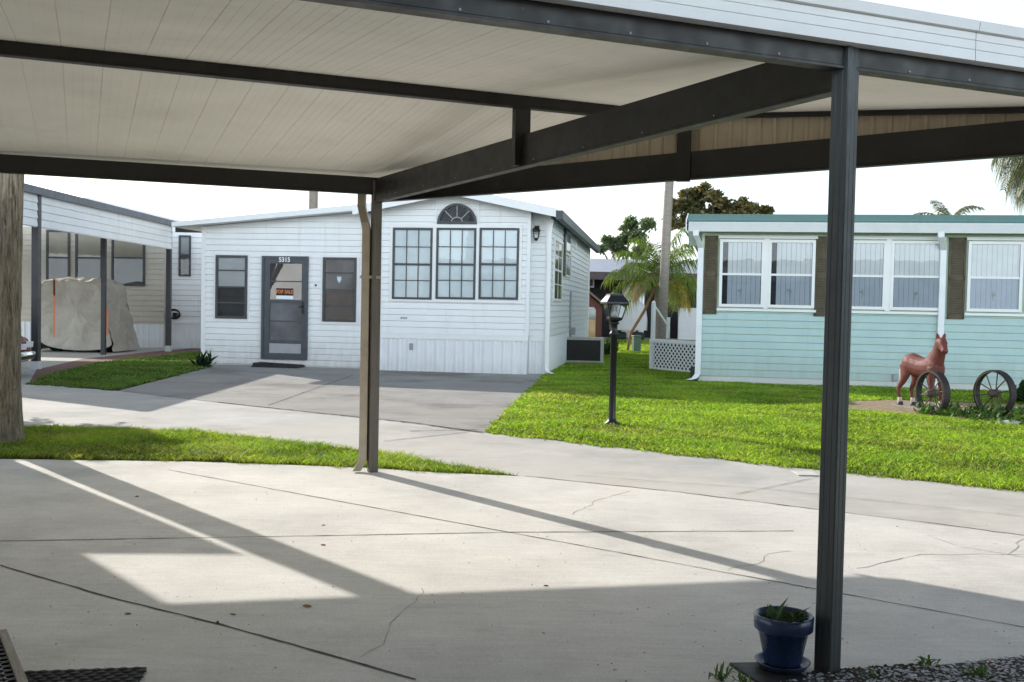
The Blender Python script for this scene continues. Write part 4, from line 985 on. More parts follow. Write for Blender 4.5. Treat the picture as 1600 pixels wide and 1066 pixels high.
# low gable roof beyond
zr_ = depth(140, 309, 29.6).z
mb = MB(); mb.prism([(-9, ztm+.06), (bx1+.2, ztm-.12), (bx1+.2, ztm-.0), (L2(140, 309, 29.6)[0], zr_), (-9, zr_-.5)], wy+.3, wy+8, 'y'); mb.build('roof', M['roof'], lh, label='pale metal roof behind the carport')
hr = thing('hose_reel', 'coiled dark garden hose hung low on the beige wall behind the corner post', 'hose reel', (L2(273, 492, 29.15)[0]+XP, 29.15, L2(273, 492, 29.15)[1]))
mb = MB()
for k in range(3): mb.tube([(.17*math.cos(q), -.04-.03*k, .12*math.sin(q)+.02*k) for q in [2*PI*i/16 for i in range(17)]], .016, 6)
mb.build('hose', M['rubber'], hr); MB().box(-.06, .06, -.02, .15, -.06, .06).build('bracket', M['black'], hr)
# covered golf cart
gc = thing('covered_cart', 'golf cart under a grey beige tarp with orange straps beneath the left carport', 'golf cart', (0, 0, 0))
Yc = 26.0
def Cx(x, y, Y=Yc): p = depth(x, y, Y); return p
prof = [(58, 552), (60, 500), (61, 470), (63, 440), (75, 434.5), (110, 433.5), (140, 435), (158, 438), (164, 452), (168, 475), (174, 505), (181, 530), (187, 549)]
rings = []
for k, (dy_, sc) in enumerate(((0, .86), (.10, .96), (.30, 1.), (.8, 1.), (1.3, 1.), (1.5, .95), (1.6, .85))):
    ring = []
    pts = [Cx(*q) for q in prof]; cxm = (pts[0].x+pts[-1].x)/2
    for j, p in enumerate(pts):
        zz = max(.05, p.z*(1-(1-sc)*.35)); r = random.Random(j*31+k)
        bulge = .035*math.sin(j*1.9+k*1.3)
        ring.append((cxm+(p.x-cxm)*(1-(1-sc)*.3)+bulge*.6, Yc-.15+dy_+(.10*(1-zz/2) if k > 3 else -.16*(1-zz/1.9))+bulge*.5, zz))
    rings.append(ring)
mb = MB(); n = len(prof)
vs = [p for r in rings for p in r]; fs = []
for k in range(len(rings)-1):
    for i in range(n-1): fs.append((k*n+i, k*n+i+1, (k+1)*n+i+1, (k+1)*n+i))
mb.mesh(vs, fs, True); mb.mesh(rings[0], [tuple(range(n))], False); mb.mesh(rings[-1], [tuple(range(n-1, -1, -1))], False)
to = mb.build('tarp', M['tarp'], gc)
s = to.modifiers.new('sub', 'SUBSURF'); s.levels = 2; s.render_levels = 2; s.subdivision_type = 'CATMULL_CLARK'
tx = bpy.data.textures.new('folds', 'CLOUDS'); tx.noise_scale = .38; tx.noise_depth = 2
dm_ = to.modifiers.new('folds', 'DISPLACE'); dm_.texture = tx; dm_.strength = .22; dm_.mid_level = .5; dm_.texture_coords = 'LOCAL'; s.levels = 4; s.render_levels = 4
for xa, ya_, xb, yb_ in ((85, 438, 82, 527), (84.5, 434, 84, 462), (168, 482, 175, 525)):
    p, q = Cx(xa, ya_, Yc-.40), Cx(xb, yb_, Yc-.42); mb = MB(); mb.beam((p.x-.022, p.y), (p.x+.022, p.y), .01, q.z, p.z); mb.build('strap', M['strap'], gc)
for x_ in (78, 165):
    p = Cx(x_, 545); mb = MB(); mb.T = lambda a, b, c, p=p: (p.x+a, Yc+b+.1, .2+c)
    mb.lathe([(.001, 0), (.20, 0), (.20, .16), (.001, .16)], (0, 0, -.2), 16); mb.v = [(x0, Yc+.3+(z0-.0), .2+(y0-Yc-.1)) for x0, y0, z0 in mb.v]; mb.build('wheel', M['rubber'], gc)
# ------------------------------------------------------------------ red car, nose just right of the palm
cg = gnd(40, 597); ca = thing('red_car', 'dark red car with chrome bumper parked half behind the palm trunk', 'car', (-8.52, cg.y+.85, 0), 0)
def carsec(x, w, z0, zb, zt, wt):      # cross-section ring across the car at station x
    return [(x, -w*.92, z0), (x, -w, z0+.12), (x, -w, zb-.08), (x, -w*.95, zb), (x, -wt, zt-.03), (x, -wt*.8, zt), (x, wt*.8, zt), (x, wt, zt-.03), (x, w*.95, zb), (x, w, zb-.08), (x, w, z0+.12), (x, w*.92, z0)]
st = [(0., .60, .30, .56, .60, .50), (-.10, .74, .24, .64, .69, .62), (-.5, .84, .22, .72, .80, .72), (-1.2, .86, .22, .80, .92, .76), (-1.35, .86, .22, .82, .96, .74), (-2.0, .86, .22, .86, 1.40, .60), (-2.6, .86, .22, .87, 1.45, .60), (-3.3, .86, .22, .88, 1.40, .58), (-3.9, .85, .24, .90, 1.02, .68), (-4.35, .80, .28, .86, .96, .68), (-4.5, .70, .36, .76, .84, .6)]
MB().loft([carsec(*q) for q in st], True, True).build('body', M['carred'], ca)
for sy in (-1, 1):
    for x_ in (-.85, -3.55):
        mb = MB(); rr = .32
        rings = [[(x_+r*math.cos(q), sy*(.70+dy_), rr+r*math.sin(q)) for q in [2*PI*k/24 for k in range(24)]] for r, dy_ in ((rr*.6, .175), (rr*.94, .185), (rr, .15), (rr, 0))]
        wo = mb.loft(rings).build('wheel', M['rubber'], ca)
        mb = MB(); mb.loft([[(x_+r*math.cos(q), sy*(.70+dy_), rr+r*math.sin(q)) for q in [2*PI*k/20 for k in range(20)]] for r, dy_ in ((rr*.6, .182), (rr*.45, .16), (rr*.1, .19), (.01, .19))]).build('rim', M['chrome'], wo)
    mb = MB(); mb.face([(-1.40, sy*.79, .95), (-2.02, sy*.665, 1.34), (-3.25, sy*.645, 1.34), (-3.85, sy*.735, 1.0)]); mb.v = [(a, b+sy*.02, c) for a, b, c in mb.v]; mb.build('side_window', M['carglass'], ca)
    mb = MB(); mb.lathe([(.001, -.09), (.06, -.06), (.085, 0), (.06, .05), (.001, .07)], (-1.35, sy*.98, 1.02), 12); mb.build('mirror', M['chrome'], ca)
    mb = MB(); mb.loft([[(x_, sy*(y_+.0), z_) for y_, z_ in ((.38, .50), (.62, .50), (.64, .60), (.38, .61))] for x_ in (-.08, .03)], True, False); mb.build('headlight', M['chrome'], ca)
mb = MB(); mb.loft([[(x_, y_, .28), (x_+.07, y_, .31), (x_+.08, y_, .42), (x_, y_, .45)] for y_, x_ in ((-.80, -.30), (-.74, -.08), (-.55, .03), (0, .08), (.55, .03), (.74, -.08), (.80, -.30))], True, True); mb.build('bumper', M['chrome'], ca)
mb = MB(); mb.box(.0, .045, -.35, .35, .47, .57); mb.build('grille', M['chrome'], ca)
# ------------------------------------------------------------------ solar lamp post
g = gnd(956, 664); kx = g.y/1600
lp_ = thing('lamp_post', 'black lamp post with glass lantern head standing on the lawn edge', 'lamp post', (g.x, g.y, 0), math.radians(12))
H1 = (664-503)*kx; ht = (664-459)*kx
mb = MB(); mb.lathe([(.10, 0), (.10, .02), (.055, .05), (.042, .09), (.040, H1-.16), (.055, H1-.15), (.055, H1-.13), (.040, H1-.12), (.040, H1-.03), (.06, H1-.02), (.06, H1)], n=16); mb.build('pole', M['black'], lp_)
def sq(r, z): return [(-r, -r, z), (r, -r, z), (r, r, z), (-r, r, z)]
mb = MB(); mb.loft([sq(r, z) for r, z in ((.03, H1), (.075, H1+.03), (.082, H1+.055), (.06, H1+.06))], True, False); z0, z1 = H1+.055, ht-.115
for sx, sy in ((-1, -1), (1, -1), (1, 1), (-1, 1)): mb.tube([(sx*.076, sy*.076, z0), (sx*.118, sy*.118, z1)], .008, 4)
mb.loft([sq(r, z) for r, z in ((.125, z1-.012), (.14, z1), (.138, z1+.02), (.085, ht-.02), (.08, ht), (.02, ht+.005))], True, False); hd = mb.build('lantern', M['black'], lp_)
mb = MB(); mb.loft([sq(.073, z0), sq(.114, z1-.01)], False, False); mb.build('pane', M['glassclear'], hd)
mb = MB(); mb.lathe([(.001, z0+.0), (.035, z0+.01), (.04, z0+.04), (.03, z0+.07), (.012, z0+.08), (.012, z1)], n=12); mb.build('bulb', M['letter'], hd)
# ------------------------------------------------------------------ wagon wheels
def make_wheel(label, loc, yaw):
    o = thing('wagon_wheel', label, 'wagon wheel', loc, yaw, 'old iron wheels on the lawn'); R_ = .322; n = 40; hw = .052
    def ring(r0, r1, y0, y1):
        return [[(r*math.cos(q), y, R_+r*math.sin(q)-.02) for r, y in ((r0, y0), (r1, y0), (r1, y1), (r0, y1))] for q in [2*PI*k/n for k in range(n)]]
    MB().loft(ring(R_-.020, R_, -hw, hw), False, False, True).build('rim', M['iron'], o)
    MB().loft(ring(R_-.030, R_-.0205, -hw-.004, -hw+.014), False, False, True).build('rim_edge', M['ironlight'], o)
    mb = MB()
    mb.loft([[(r*math.cos(q), y, R_-.02+r*math.sin(q)) for q in [2*PI*k/16 for k in range(16)]] for r, y in ((.022, -.095), (.04, -.095), (.042, -.06), (.055, -.05), (.055, .05), (.04, .06), (.04, .10), (.022, .10))]); mb.build('hub', M['ironlight'], o)
    for k in range(10):
        q = 2*PI*k/10+.2; s = -.03 if k % 2 else .02
        mb = MB(); mb.tube([(.045*math.cos(q), s, R_-.02+.045*math.sin(q)), ((R_-.018)*math.cos(q), s*.3, R_-.02+(R_-.018)*math.sin(q))], .0085, 6); mb.build('spoke', M['ironlight'], o)
    return o
g = gnd(1461, 650); w1 = make_wheel('rusty spoked wheel standing in front of the horse statue', (g.x, g.y+.12, 0), -math.radians(76))
g2 = gnd(1559, 652); dup(w1, (g2.x, g2.y+.12, .02), -math.radians(67), 'rusty spoked wheel standing alone right of the horse statue')
# ------------------------------------------------------------------ horse statue
def bake(mb_list, voxel, name, mat, par, smooth=6):
    mb = MB()
    for m_ in mb_list: mb.mesh(m_.v, m_.f, True)
    me = bpy.data.meshes.new(name); me.from_pydata(mb.v, [], mb.f); o = bpy.data.objects.new(name, me); COL.objects.link(o)
    r = o.modifiers.new('r', 'REMESH'); r.mode = 'VOXEL'; r.voxel_size = voxel; s = o.modifiers.new('s', 'SMOOTH'); s.iterations = smooth; s.factor = .5
    bpy.context.view_layer.update(); dg = bpy.context.evaluated_depsgraph_get()
    m2 = bpy.data.meshes.new_from_object(o.evaluated_get(dg)); bpy.data.objects.remove(o); m2.name = name
    m2.polygons.foreach_set('use_smooth', [True]*len(m2.polygons)); m2.materials.clear(); m2.materials.append(mat)
    ob = bpy.data.objects.new(name, m2); COL.objects.link(ob); ob.parent = par; return ob
def limb(pts, n=14):               # (x, y, z, rx along, ry across)
    mb = MB(); P = [Vector(p[:3]) for p in pts]; rings = []
    for i, p in enumerate(pts):
        t = (P[min(i+1, len(P)-1)]-P[max(i-1, 0)]).normalized()
        side = Vector((0, 1, 0)); side = (side - t*side.dot(t)).normalized(); up = t.cross(side).normalized()
        rings.append([tuple(P[i] + up*math.cos(q)*p[3] + side*math.sin(q)*p[4]) for q in [2*PI*k/n for k in range(n)]])
    return mb.loft(rings)
g = gnd(1437, 636); HX = Vector((6.05, 15.0, 0)); hyaw = -math.radians(75)
hs = thing('horse_statue', 'red brown foal statue with white socks standing behind a wagon wheel', 'statue', (HX.x, HX.y, .03), hyaw)
S = 1.03
parts = [
 limb([(-.44, 0, .60, .03, .03), (-.42, 0, .61, .11, .085), (-.36, 0, .615, .155, .125), (-.26, 0, .625, .165, .14), (-.12, 0, .60, .150, .135), (.02, 0, .585, .150, .135), (.16, 0, .59, .165, .135), (.27, 0, .61, .155, .12), (.34, 0, .63, .11, .09), (.375, 0, .63, .03, .03)]),
 limb([(.18, 0, .62, .16, .11), (.27, 0, .73, .15, .092), (.335, -.01, .84, .118, .074), (.375, -.03, .93, .094, .064), (.39, -.045, .985, .072, .058)]),
]
hd_ = Vector((math.cos(-math.radians(20)), math.sin(-math.radians(20)), 0))   # the head turns to its right, towards the viewer
hb = Vector((.385, -.03, .985))
def hp(f, z, r1, r2): p = hb+hd_*f; return (p.x, p.y, z, r1, r2)
mbh = MB(); rings = []; sdv = Vector((-hd_.y, hd_.x, 0))
for f, z, rv, rs in ((-.05, .985, .03, .03), (-.02, .985, .072, .062), (.03, .970, .092, .074), (.085, .935, .084, .068), (.135, .895, .062, .052), (.17, .865, .054, .047), (.20, .842, .052, .048), (.218, .828, .028, .026)):
    p = hb+hd_*f; dn = (hd_*.75+Vector((0, 0, -.65))).normalized(); upv = sdv.cross(dn).normalized()
    rings.append([tuple(Vector((p.x, p.y, z)) + upv*math.cos(q)*rv + sdv*math.sin(q)*rs) for q in [2*PI*k/14 for k in range(14)]])
mbh.loft(rings); parts.append(mbh)
for s in (-1, 1):
    b = hb+sdv*s*.038+Vector((0, 0, 1.03-.985)); parts.append(MB().tube([tuple(b-Vector((0, 0, .03))), tuple(b+sdv*s*.008+Vector((0, 0, .035))), tuple(b+sdv*s*.024+Vector((0, 0, .078)))], [.030, .030, .007], 8))
for s in (-1, 1):                     # fore and hind legs
    parts.append(limb([(.26, s*.075, .60, .085, .055), (.265, s*.08, .46, .06, .045), (.275, s*.08, .34, .038, .032), (.28, s*.08, .29, .040, .035), (.275, s*.08, .24, .030, .026), (.272, s*.08, .10, .024, .022), (.285, s*.08, .065, .030, .026), (.30, s*.08, .03, .034, .030), (.305, s*.08, .0, .040, .035)]))
    k = -.06 if s < 0 else .03
    parts.append(limb([(-.34, s*.07, .62, .12, .06), (-.30+k*.3, s*.08, .46, .095, .05), (-.33+k*.7, s*.08, .36, .055, .04), (-.40+k, s*.08, .27, .040, .03), (-.41+k, s*.08, .23, .034, .028), (-.395+k, s*.08, .10, .025, .022), (-.375+k, s*.08, .06, .030, .026), (-.36+k, s*.08, .03, .034, .03), (-.355+k, s*.08, .0, .040, .035)]))
bake(parts, .0115, 'body', M['horse'], hs, 5)
mb = limb([(-.43, 0, .68, .02, .02), (-.49, 0, .62, .035, .03), (-.52, 0, .48, .04, .035), (-.51, 0, .34, .028, .022), (-.50, 0, .27, .008, .008)]); mb.build('tail', M['horsewhite'], hs)
mb = limb([(.375, .02, 1.04, .02, .028), (.33, .03, .98, .022, .030), (.275, .03, .90, .024, .026), (.215, .02, .81, .02, .02), (.17, .01, .76, .008, .01)]); mb.build('mane', M['horsewhite'], hs)
for s in (-1, 1):
    for x_ in (.30, -.36+(-.06 if s < 0 else .03)):
        MB().lathe([(.046, -.005), (.040, .045), (.033, .05)], (x_, s*.08, 0), 14).build('hoof', M['hoof'], hs)
        MB().lathe([(.034, .05), (.033, .075), (.029, .11), (.027, .112)], (x_-.012, s*.08, 0), 14).build('sock', M['horsewhite'], hs)
for s in (-1, 1):
    e_ = hb+hd_*.075+sdv*s*.066; mb = MB(); mb.lathe([(.001, -.012), (.012, 0), (.001, .012)], (e_.x, e_.y, .965), 8); mb.build('eye', M['hoof'], hs)
    e_ = hb+hd_*.222+sdv*s*.022; mb = MB(); mb.lathe([(.001, -.008), (.009, 0), (.001, .008)], (e_.x, e_.y, .845), 8); mb.build('nostril', M['hoof'], hs)
mb = MB()
mb.box(-.52, .42, -.16, -.04, -.04, -.003); mb.box(-.52, .42, .04, .16, -.04, -.003); mb.box(.20, .34, -.039, .039, -.036, -.004); mb.build('base', M['wood'], hs)
# bed edging, low plants, stone
strip('bed_edging', [gnd(1324, 641), gnd(1420, 650), gnd(1500, 658), gnd(1590, 667)], .03, M['soffit'], .03, .004)
def scatter_cover(name, label, poly, n, mat, ln, wd, seed, zfun=.1):
    rr = random.Random(seed); mb = MB(); xs = [p[0] for p in poly]; ys = [p[1] for p in poly]; c = 0
    while c < n:
        p = np.array([[rr.uniform(min(xs), max(xs)), rr.uniform(min(ys), max(ys))]])
        if not inpoly(p, poly)[0]: continue
        c += 1; hgt = rr.uniform(.02, zfun)
        for k in range(7):
            a = rr.uniform(0, 2*PI); el = rr.uniform(.0, 1.1); L = ln*rr.uniform(.6, 1.2); b = Vector((p[0, 0]+rr.gauss(0, .04), p[0, 1]+rr.gauss(0, .04), hgt*rr.random()))
            d_ = Vector((math.cos(a)*math.cos(el), math.sin(a)*math.cos(el), math.sin(el)))*L; sd = Vector((-math.sin(a), math.cos(a), 0))*wd
            m_ = b+d_*.5; mb.face([tuple(b), tuple(m_+sd), tuple(b+d_), tuple(m_-sd)])
    return tag(mb.build(name, mat), label, 'ground cover', kind='stuff')
scatter_cover('ground_cover', 'low leafy ground cover around the wagon wheels', [gnd(1440, 652), gnd(1600, 668), gnd(1640, 655), gnd(1600, 645), gnd(1440, 643)], 190, M['weed'], .11, .02, 4, .12)
g = gnd(1590, 632); leafclump('shrub', 'dark leafy shrub behind the right hand wagon wheel', 'plant', (g.x+.25, g.y+.2, 0), 160, .3, .5, .30, .035, M['shrub'], 9)
g = gnd(1578, 664); mb = MB(); mb.lathe([(.001, -.02), (.16, .0), (.14, .05), (.06, .075), (.001, .08)], (0, 0, 0), 9, False); o = mb.build('rock', M['offwhite']); o.location = (g.x, g.y, 0); o.scale = (1, .6, .8); tag(o, 'pale stone at the right end of the flower bed edging', 'rock')
# ------------------------------------------------------------------ flower pot on its tray by the right post
pg = gnd(1222, 1049)
tr = MB(); tp = [gnd(1139, 1042), gnd(1215, 1041), gnd(1285, 1075), gnd(1225, 1098)]
tr.prism([(p.x, p.y) for p in tp], .0045, .018); tag(tr.build('slate_tile', M['tray'], bevel=.003), 'dark square tile lying under the blue flower pot', 'tile')
fp = thing('flower_pot', 'blue glazed flower pot with saucer and spiky green plant beside the right post', 'flower pot', (pg.x, pg.y, .019))
R1 = 45.5*1.4/571.; Hp = .206
mb = MB(); mb.lathe([(.001, .012), (.066, .012), (.070, .02), (.096, Hp*.70), (.106, Hp*.715), (.112, Hp*.74), (.114, Hp*.98), (.110, Hp), (.102, Hp), (.100, Hp-.03), (.001, Hp-.035)], n=40); mb.build('pot', M['bluepot'], fp)
mb = MB(); mb.lathe([(.001, .0), (.088, .0), (.104, .022), (.107, .026), (.098, .024), (.086, .010), (.001, .010)], n=40); mb.build('saucer', M['bluesaucer'], fp)
mb = MB(); mb.lathe([(.001, Hp-.022), (.1, Hp-.024), (.1, Hp-.03)], n=24); mb.build('soil', M['soil'], fp)
rr = random.Random(21); mb = MB()
for k in range(46):
    a = rr.uniform(0, 2*PI); b = Vector((rr.uniform(-.06, .06), rr.uniform(-.06, .06), Hp-.03)); L = rr.uniform(.05, .11); el = rr.uniform(.25, 1.2); wd = rr.uniform(.006, .011)
    dv = Vector((math.cos(a)*math.cos(el), math.sin(a)*math.cos(el), math.sin(el))); sd = Vector((-math.sin(a), math.cos(a), 0))*wd
    m1 = b+dv*L*.5; tip = b+dv*L+Vector((0, 0, -.012)); cr = Vector((0, 0, -wd*.5))
    mb.face([tuple(b-sd*.6), tuple(b+cr), tuple(m1+cr), tuple(m1-sd)]); mb.face([tuple(b+cr), tuple(b+sd*.6), tuple(m1+sd), tuple(m1+cr)]); mb.face([tuple(m1-sd), tuple(m1+cr), tuple(tip)]); mb.face([tuple(m1+cr), tuple(m1+sd), tuple(tip)])
mb.build('plant', M['aloe'], fp)
# ------------------------------------------------------------------ pebble bed, soil lip and weeds at the bottom right
pbp = [gnd(1236, 1066), gnd(1330, 1053), gnd(1440, 1046), gnd(1600, 1029), (3.6, 3.9), (3.6, 3.0), (.6, 3.0), gnd(1180, 1085)]
sheet('bed_soil', pbp, .010, M['soil'])
g_ = np.random.default_rng(2); mb = MB(); ico = [(0, 0, 1), (.894, 0, .447), (.276, .851, .447), (-.724, .526, .447), (-.724, -.526, .447), (.276, -.851, .447)]
fi = [(0, 1, 2), (0, 2, 3), (0, 3, 4), (0, 4, 5), (0, 5, 1)]; cnt = 0
while cnt < 9000:
    p = np.array([[g_.uniform(.9, 3.0), g_.uniform(3.2, 4.15)]])
    if not inpoly(p, pbp)[0]: continue
    cnt += 1; s = g_.uniform(.004, .0095); ra = g_.uniform(0, 6.28); fl = g_.uniform(.5, .9)
    c, s_ = math.cos(ra), math.sin(ra); zz = .010+g_.uniform(0, .006); j = g_.uniform(.7, 1.3, (6, 3))
    vs = [(p[0, 0]+s*(c*x*j[i][0]*1.2-s_*y*j[i][1]), p[0, 1]+s*(s_*x*j[i][0]*1.2+c*y*j[i][1]), zz+s*z*fl*j[i][2]) for i, (x, y, z) in enumerate(ico)]
    mb.mesh(vs, fi)
tag(mb.build('pebbles', None), 'bed of pale crushed pebbles at the foot of the right post', 'pebbles', kind='stuff')
def pebblemat():
    m, nt, out = nodes('crushed_pebbles'); b = N(nt, 'ShaderNodeBsdfPrincipled', Roughness=.85); geo = N(nt, 'ShaderNodeNewGeometry')
    r = N(nt, 'ShaderNodeValToRGB'); r.color_ramp.elements[0].color = (.05, .05, .05, 1); r.color_ramp.elements[1].color = (.72, .72, .73, 1); r.color_ramp.elements.new(.3).color = (.46, .46, .47, 1)
    nt.links.new(geo.outputs['Random Per Island'], r.inputs[0]); nt.links.new(r.outputs[0], b.inputs['Base Color']); nt.links.new(b.outputs[0], out.inputs[0]); return m
bpy.data.objects['pebbles'].data.materials.append(pebblemat())
mb = MB(); rr = random.Random(5)
for k in range(420):
    x_ = rr.uniform(1262, 1440); f_ = (x_-1262)/178; y_ = 1058-f_*14+rr.uniform(-3, 6); p = gnd(x_, y_); s = rr.uniform(.004, .014)
    vs = [(p.x+s*x*rr.uniform(.6, 1.3), p.y+s*y*rr.uniform(.6, 1.3), .008+s*z*rr.uniform(.5, 1.2)) for x, y, z in ico]; mb.mesh(vs, fi)
tag(mb.build('soil_clods', M['soil']), 'crumbly dark soil clods heaped between the slab and pebbles', 'soil', kind='stuff')
for i, (x_, y_, n_, ln, lab) in enumerate(((1125, 1066, 26, .07, 'grassy weed left of the dark tile under the pot'), (1360, 1064, 22, .045, 'small weed at the front of the pebble bed near the post'), (1450, 1042, 26, .05, 'low weed sprawling over the soil at the back of the pebble bed'), (1528, 1062, 22, .08, 'taller weed in the pebbles at the right edge'), (1160, 1072, 22, .05, 'low grassy tuft in front of the dark tile'))):
    p = gnd(x_, y_); leafclump('weed', lab, 'weed', (p.x, p.y, .008), n_, .05, .03, ln, .005, M['weed'], 60+i, .5)
# ------------------------------------------------------------------ rubber mat and ornamental grate at the bottom left
mp = [gnd(38, 1054), gnd(229, 1047), gnd(262, 1110), gnd(30, 1120)]
dm = thing('rubber_mat', 'black rubber mat with a scale pattern at the bottom left', 'mat', (mp[0].x, mp[0].y, .004))
ux = Vector((mp[1].x-mp[0].x, mp[1].y-mp[0].y, 0)); uy = Vector((-ux.y, ux.x, 0)).normalized()*-.42; WX = ux.length; ux.normalize()
def mT(u, v, z): p = ux*u + uy*(v/.42); return (p.x, p.y, z)
mb = MB(mT); mb.box(0, WX, 0, .42, 0, .008); mb.build('base', M['rubber'], dm)
mb = MB(mT); cw, ch = .047, .030
for j in range(13):
    for i in range(int(WX/cw)+1):
        u0 = i*cw+(cw/2 if j % 2 else 0); v0 = j*ch+.004
        if u0+cw > WX+.02: continue
        n = 10; top = [(u0+cw/2+cw*.46*math.cos(q), v0+ch/2+ch*.46*math.sin(q), .008) for q in [2*PI*k/n for k in range(n)]]; t2 = [(u0+cw/2+cw*.30*math.cos(q), v0+ch/2+ch*.28*math.sin(q), .014) for q in [2*PI*k/n for k in range(n)]]
        mb.loft([top, t2], True, True)
mb.build('scale_pattern', M['rubber'], dm)
ga = gnd(12, 1006); gb = gnd(45, 1090)
gr = thing('boot_scraper', 'weathered grey framed black ornamental grate at the left edge', 'grate', (ga.x, ga.y, .004), math.atan2(gb.y-ga.y, gb.x-ga.x))
Lg = (gb-ga).length
mb = MB(); mb.box(0, Lg, -.03, 0., 0, .05); mb.box(-.03, 0, -.45, 0., 0, .05); mb.box(0, Lg, -.45, -.42, 0, .05); mb.build('frame', M['wood'], gr, bevel=.004)
mb = MB(); mb.box(0, Lg, -.42, -.03, .004, .012); mb.build('tray', M['darkroom'], gr)
mb = MB()
k = 0
while k*.05 < Lg:
    for j in range(8):
        cx_, cy_ = k*.05+.025, -.42+.025+j*.05
        mb.loft([[(cx_+r*math.cos(q), cy_+r*math.sin(q), z) for r, z in ((.017, .030), (.025, .030), (.025, .038), (.017, .038))] for q in [2*PI*i/12 for i in range(12)]], False, True, True)
    k += 1
mb.build('scroll_grille', M['black'], gr)
# leaf litter on the slab
for i, (x_, y_, s, lab) in enumerate(((480, 949, .045, 'brown leaf stain on the shaded slab right of the long joint'), (364, 962, .03, 'small dry leaf beside the long dark joint'), (200, 961, .028, 'pale brown leaf left of the long joint near the mat'), (340, 977, .020, 'black pebble lying on the long joint'), (853, 917, .022, 'dark leaf on the shadow edge in mid slab'), (214, 777, .035, 'curled leaf in the palm shadow'), (505, 853, .03, 'thin flat leaf on the sunlit slab'), (505, 822, .02, 'tiny leaf speck on the sunlit slab by the trunk shadow'))):
    p = gnd(x_, y_); rr = random.Random(i); mb = MB(); n = 9
    mb.lathe([(.001, .002), (s*.6, .003), (s*.5, .008), (.001, .009)], (0, 0, 0), 9, False); o = mb.build('fallen_leaf' if 'leaf' in lab else 'pebble', M['litter'] if i not in (3, 4, 5) else M['soil']); o.location = (p.x, p.y, .004); o.scale = (1, .45+rr.random()*.3, .5 if i != 3 else 1.6); o.rotation_euler = (0, 0, rr.uniform(0, 3)); tag(o, lab, 'leaf' if 'leaf' in lab else 'pebble')
rr = random.Random(77); mb = MB()
for k in range(260):
    p = gnd(rr.uniform(-40, 1640), 725+345*rr.random()**1.1); s_ = rr.uniform(.0025, .007); a = rr.uniform(0, 6.28); e_ = rr.uniform(.3, .9)
    if p.y > 8.6 or inpoly(np.array([[p.x, p.y]]), pbp)[0]: continue
    mb.mesh([(p.x+s_*math.cos(a+q)*(1 if i_ % 2 else e_), p.y+s_*math.sin(a+q)*(e_ if i_ % 2 else 1), .0075+.003*(i_ % 2)) for i_, q in enumerate((0, 1.25, 2.5, 3.8, 5.0))], [(0, 1, 2, 3, 4)])
tag(mb.build('debris', M['litter']), 'tiny specks of leaf and dirt scattered over the slab', 'debris', kind='stuff')
# ------------------------------------------------------------------ palms and trees
def frond(mb, rib, base, az, el, L, droop, leaf_l, wd, n=34, seed=0, hang=.5):
    r = random.Random(seed); base = Vector(base); pts = []; p = base.copy(); d_ = Vector((math.cos(az)*math.cos(el), math.sin(az)*math.cos(el), math.sin(el))); m = 14
    for k in range(m+1):
        pts.append(p.copy()); p = p + d_*(L/m); d_ = (d_ + Vector((0, 0, -droop/m*(.5+k/m)))).normalized()
    rib.tube([tuple(q) for q in pts], [max(.004, .022*(1-k/(m+1)))*(L/2.5) for k in range(m+1)], 5)
    for k in range(n):
        f = .16+.84*k/n; i = min(m-1, int(f*m)); q = pts[i].lerp(pts[i+1], f*m-i); t = (pts[i+1]-pts[i]).normalized()
        sd = t.cross(Vector((0, 0, 1)));
        if sd.length < .05: sd = Vector((math.sin(az), -math.cos(az), 0))
        sd.normalize(); ll = leaf_l*(math.sin(PI*min(1, f*.9+.1))*.8+.25)*r.uniform(.8, 1.15)
        for s in (-1, 1):
            dv = (sd*s*.8 + t*.55 + Vector((0, 0, r.uniform(-.2, .25)))).normalized(); e1 = q+dv*ll*.5; e2 = q+dv*ll*.95+Vector((0, 0, -ll*hang*r.uniform(.5, 1.2)))
            wv = t*wd*r.uniform(.7, 1.2)
            mb.face([tuple(q-wv*.5), tuple(q+wv*.5), tuple(e1+wv), tuple(e1-wv)]); mb.face([tuple(e1-wv), tuple(e1+wv), tuple(e2)])
def palm(name, label, loc, H, r0, r1, tmat, lmat, nf, L, droop, leaf_l, wd, seed, lean=(0, 0), hang=.5, elr=(-.3, 1.2), rough=0., boots=False, n=34):
    o = thing(name, label, 'palm tree', loc); r = random.Random(seed); mb = MB(); m = max(8, int(H/(.12 if rough else .25))); rings = []; sd = 28 if rough else 14
    for k in range(m+1):
        f = k/m; rad = r0+(r1-r0)*min(1, f*1.3)+ (r0*.20*math.exp(-f*H/.25)); cx_, cy_ = lean[0]*f*f, lean[1]*f*f
        rings.append([(cx_+rad*(1+rough*r.gauss(0, 1))*math.cos(q), cy_+rad*(1+rough*r.gauss(0, 1))*math.sin(q), f*H) for q in [2*PI*i/sd for i in range(sd)]])
    mb.loft(rings); mb.build('trunk', tmat, o)
    lf, rb = MB(), MB()
    for k in range(nf):
        az = 2*PI*k*.381966+r.uniform(-.2, .2); el = elr[0]+(elr[1]-elr[0])*((k+.5)/nf)
        frond(lf, rb, (lean[0], lean[1], H-.05), az, el, L*r.uniform(.85, 1.1), droop*r.uniform(.8, 1.2), leaf_l, wd, n, seed*100+k, hang)
    cr = lf.build('crown', lmat, o); rb.build('frond_stem', M['boot'] if boots else M['weed'], cr); return o
palm('palm_tree', 'fibrous brown palm trunk rising on the grass verge at the left edge', (-4.87, 9.78, 0), 6.6, .168, .095, M['palmbark'], M['palm'], 22, 2.2, 1.5, .5, .02, 1, (.38, .0), .5, (-.2, 1.2), .022, True, 30)
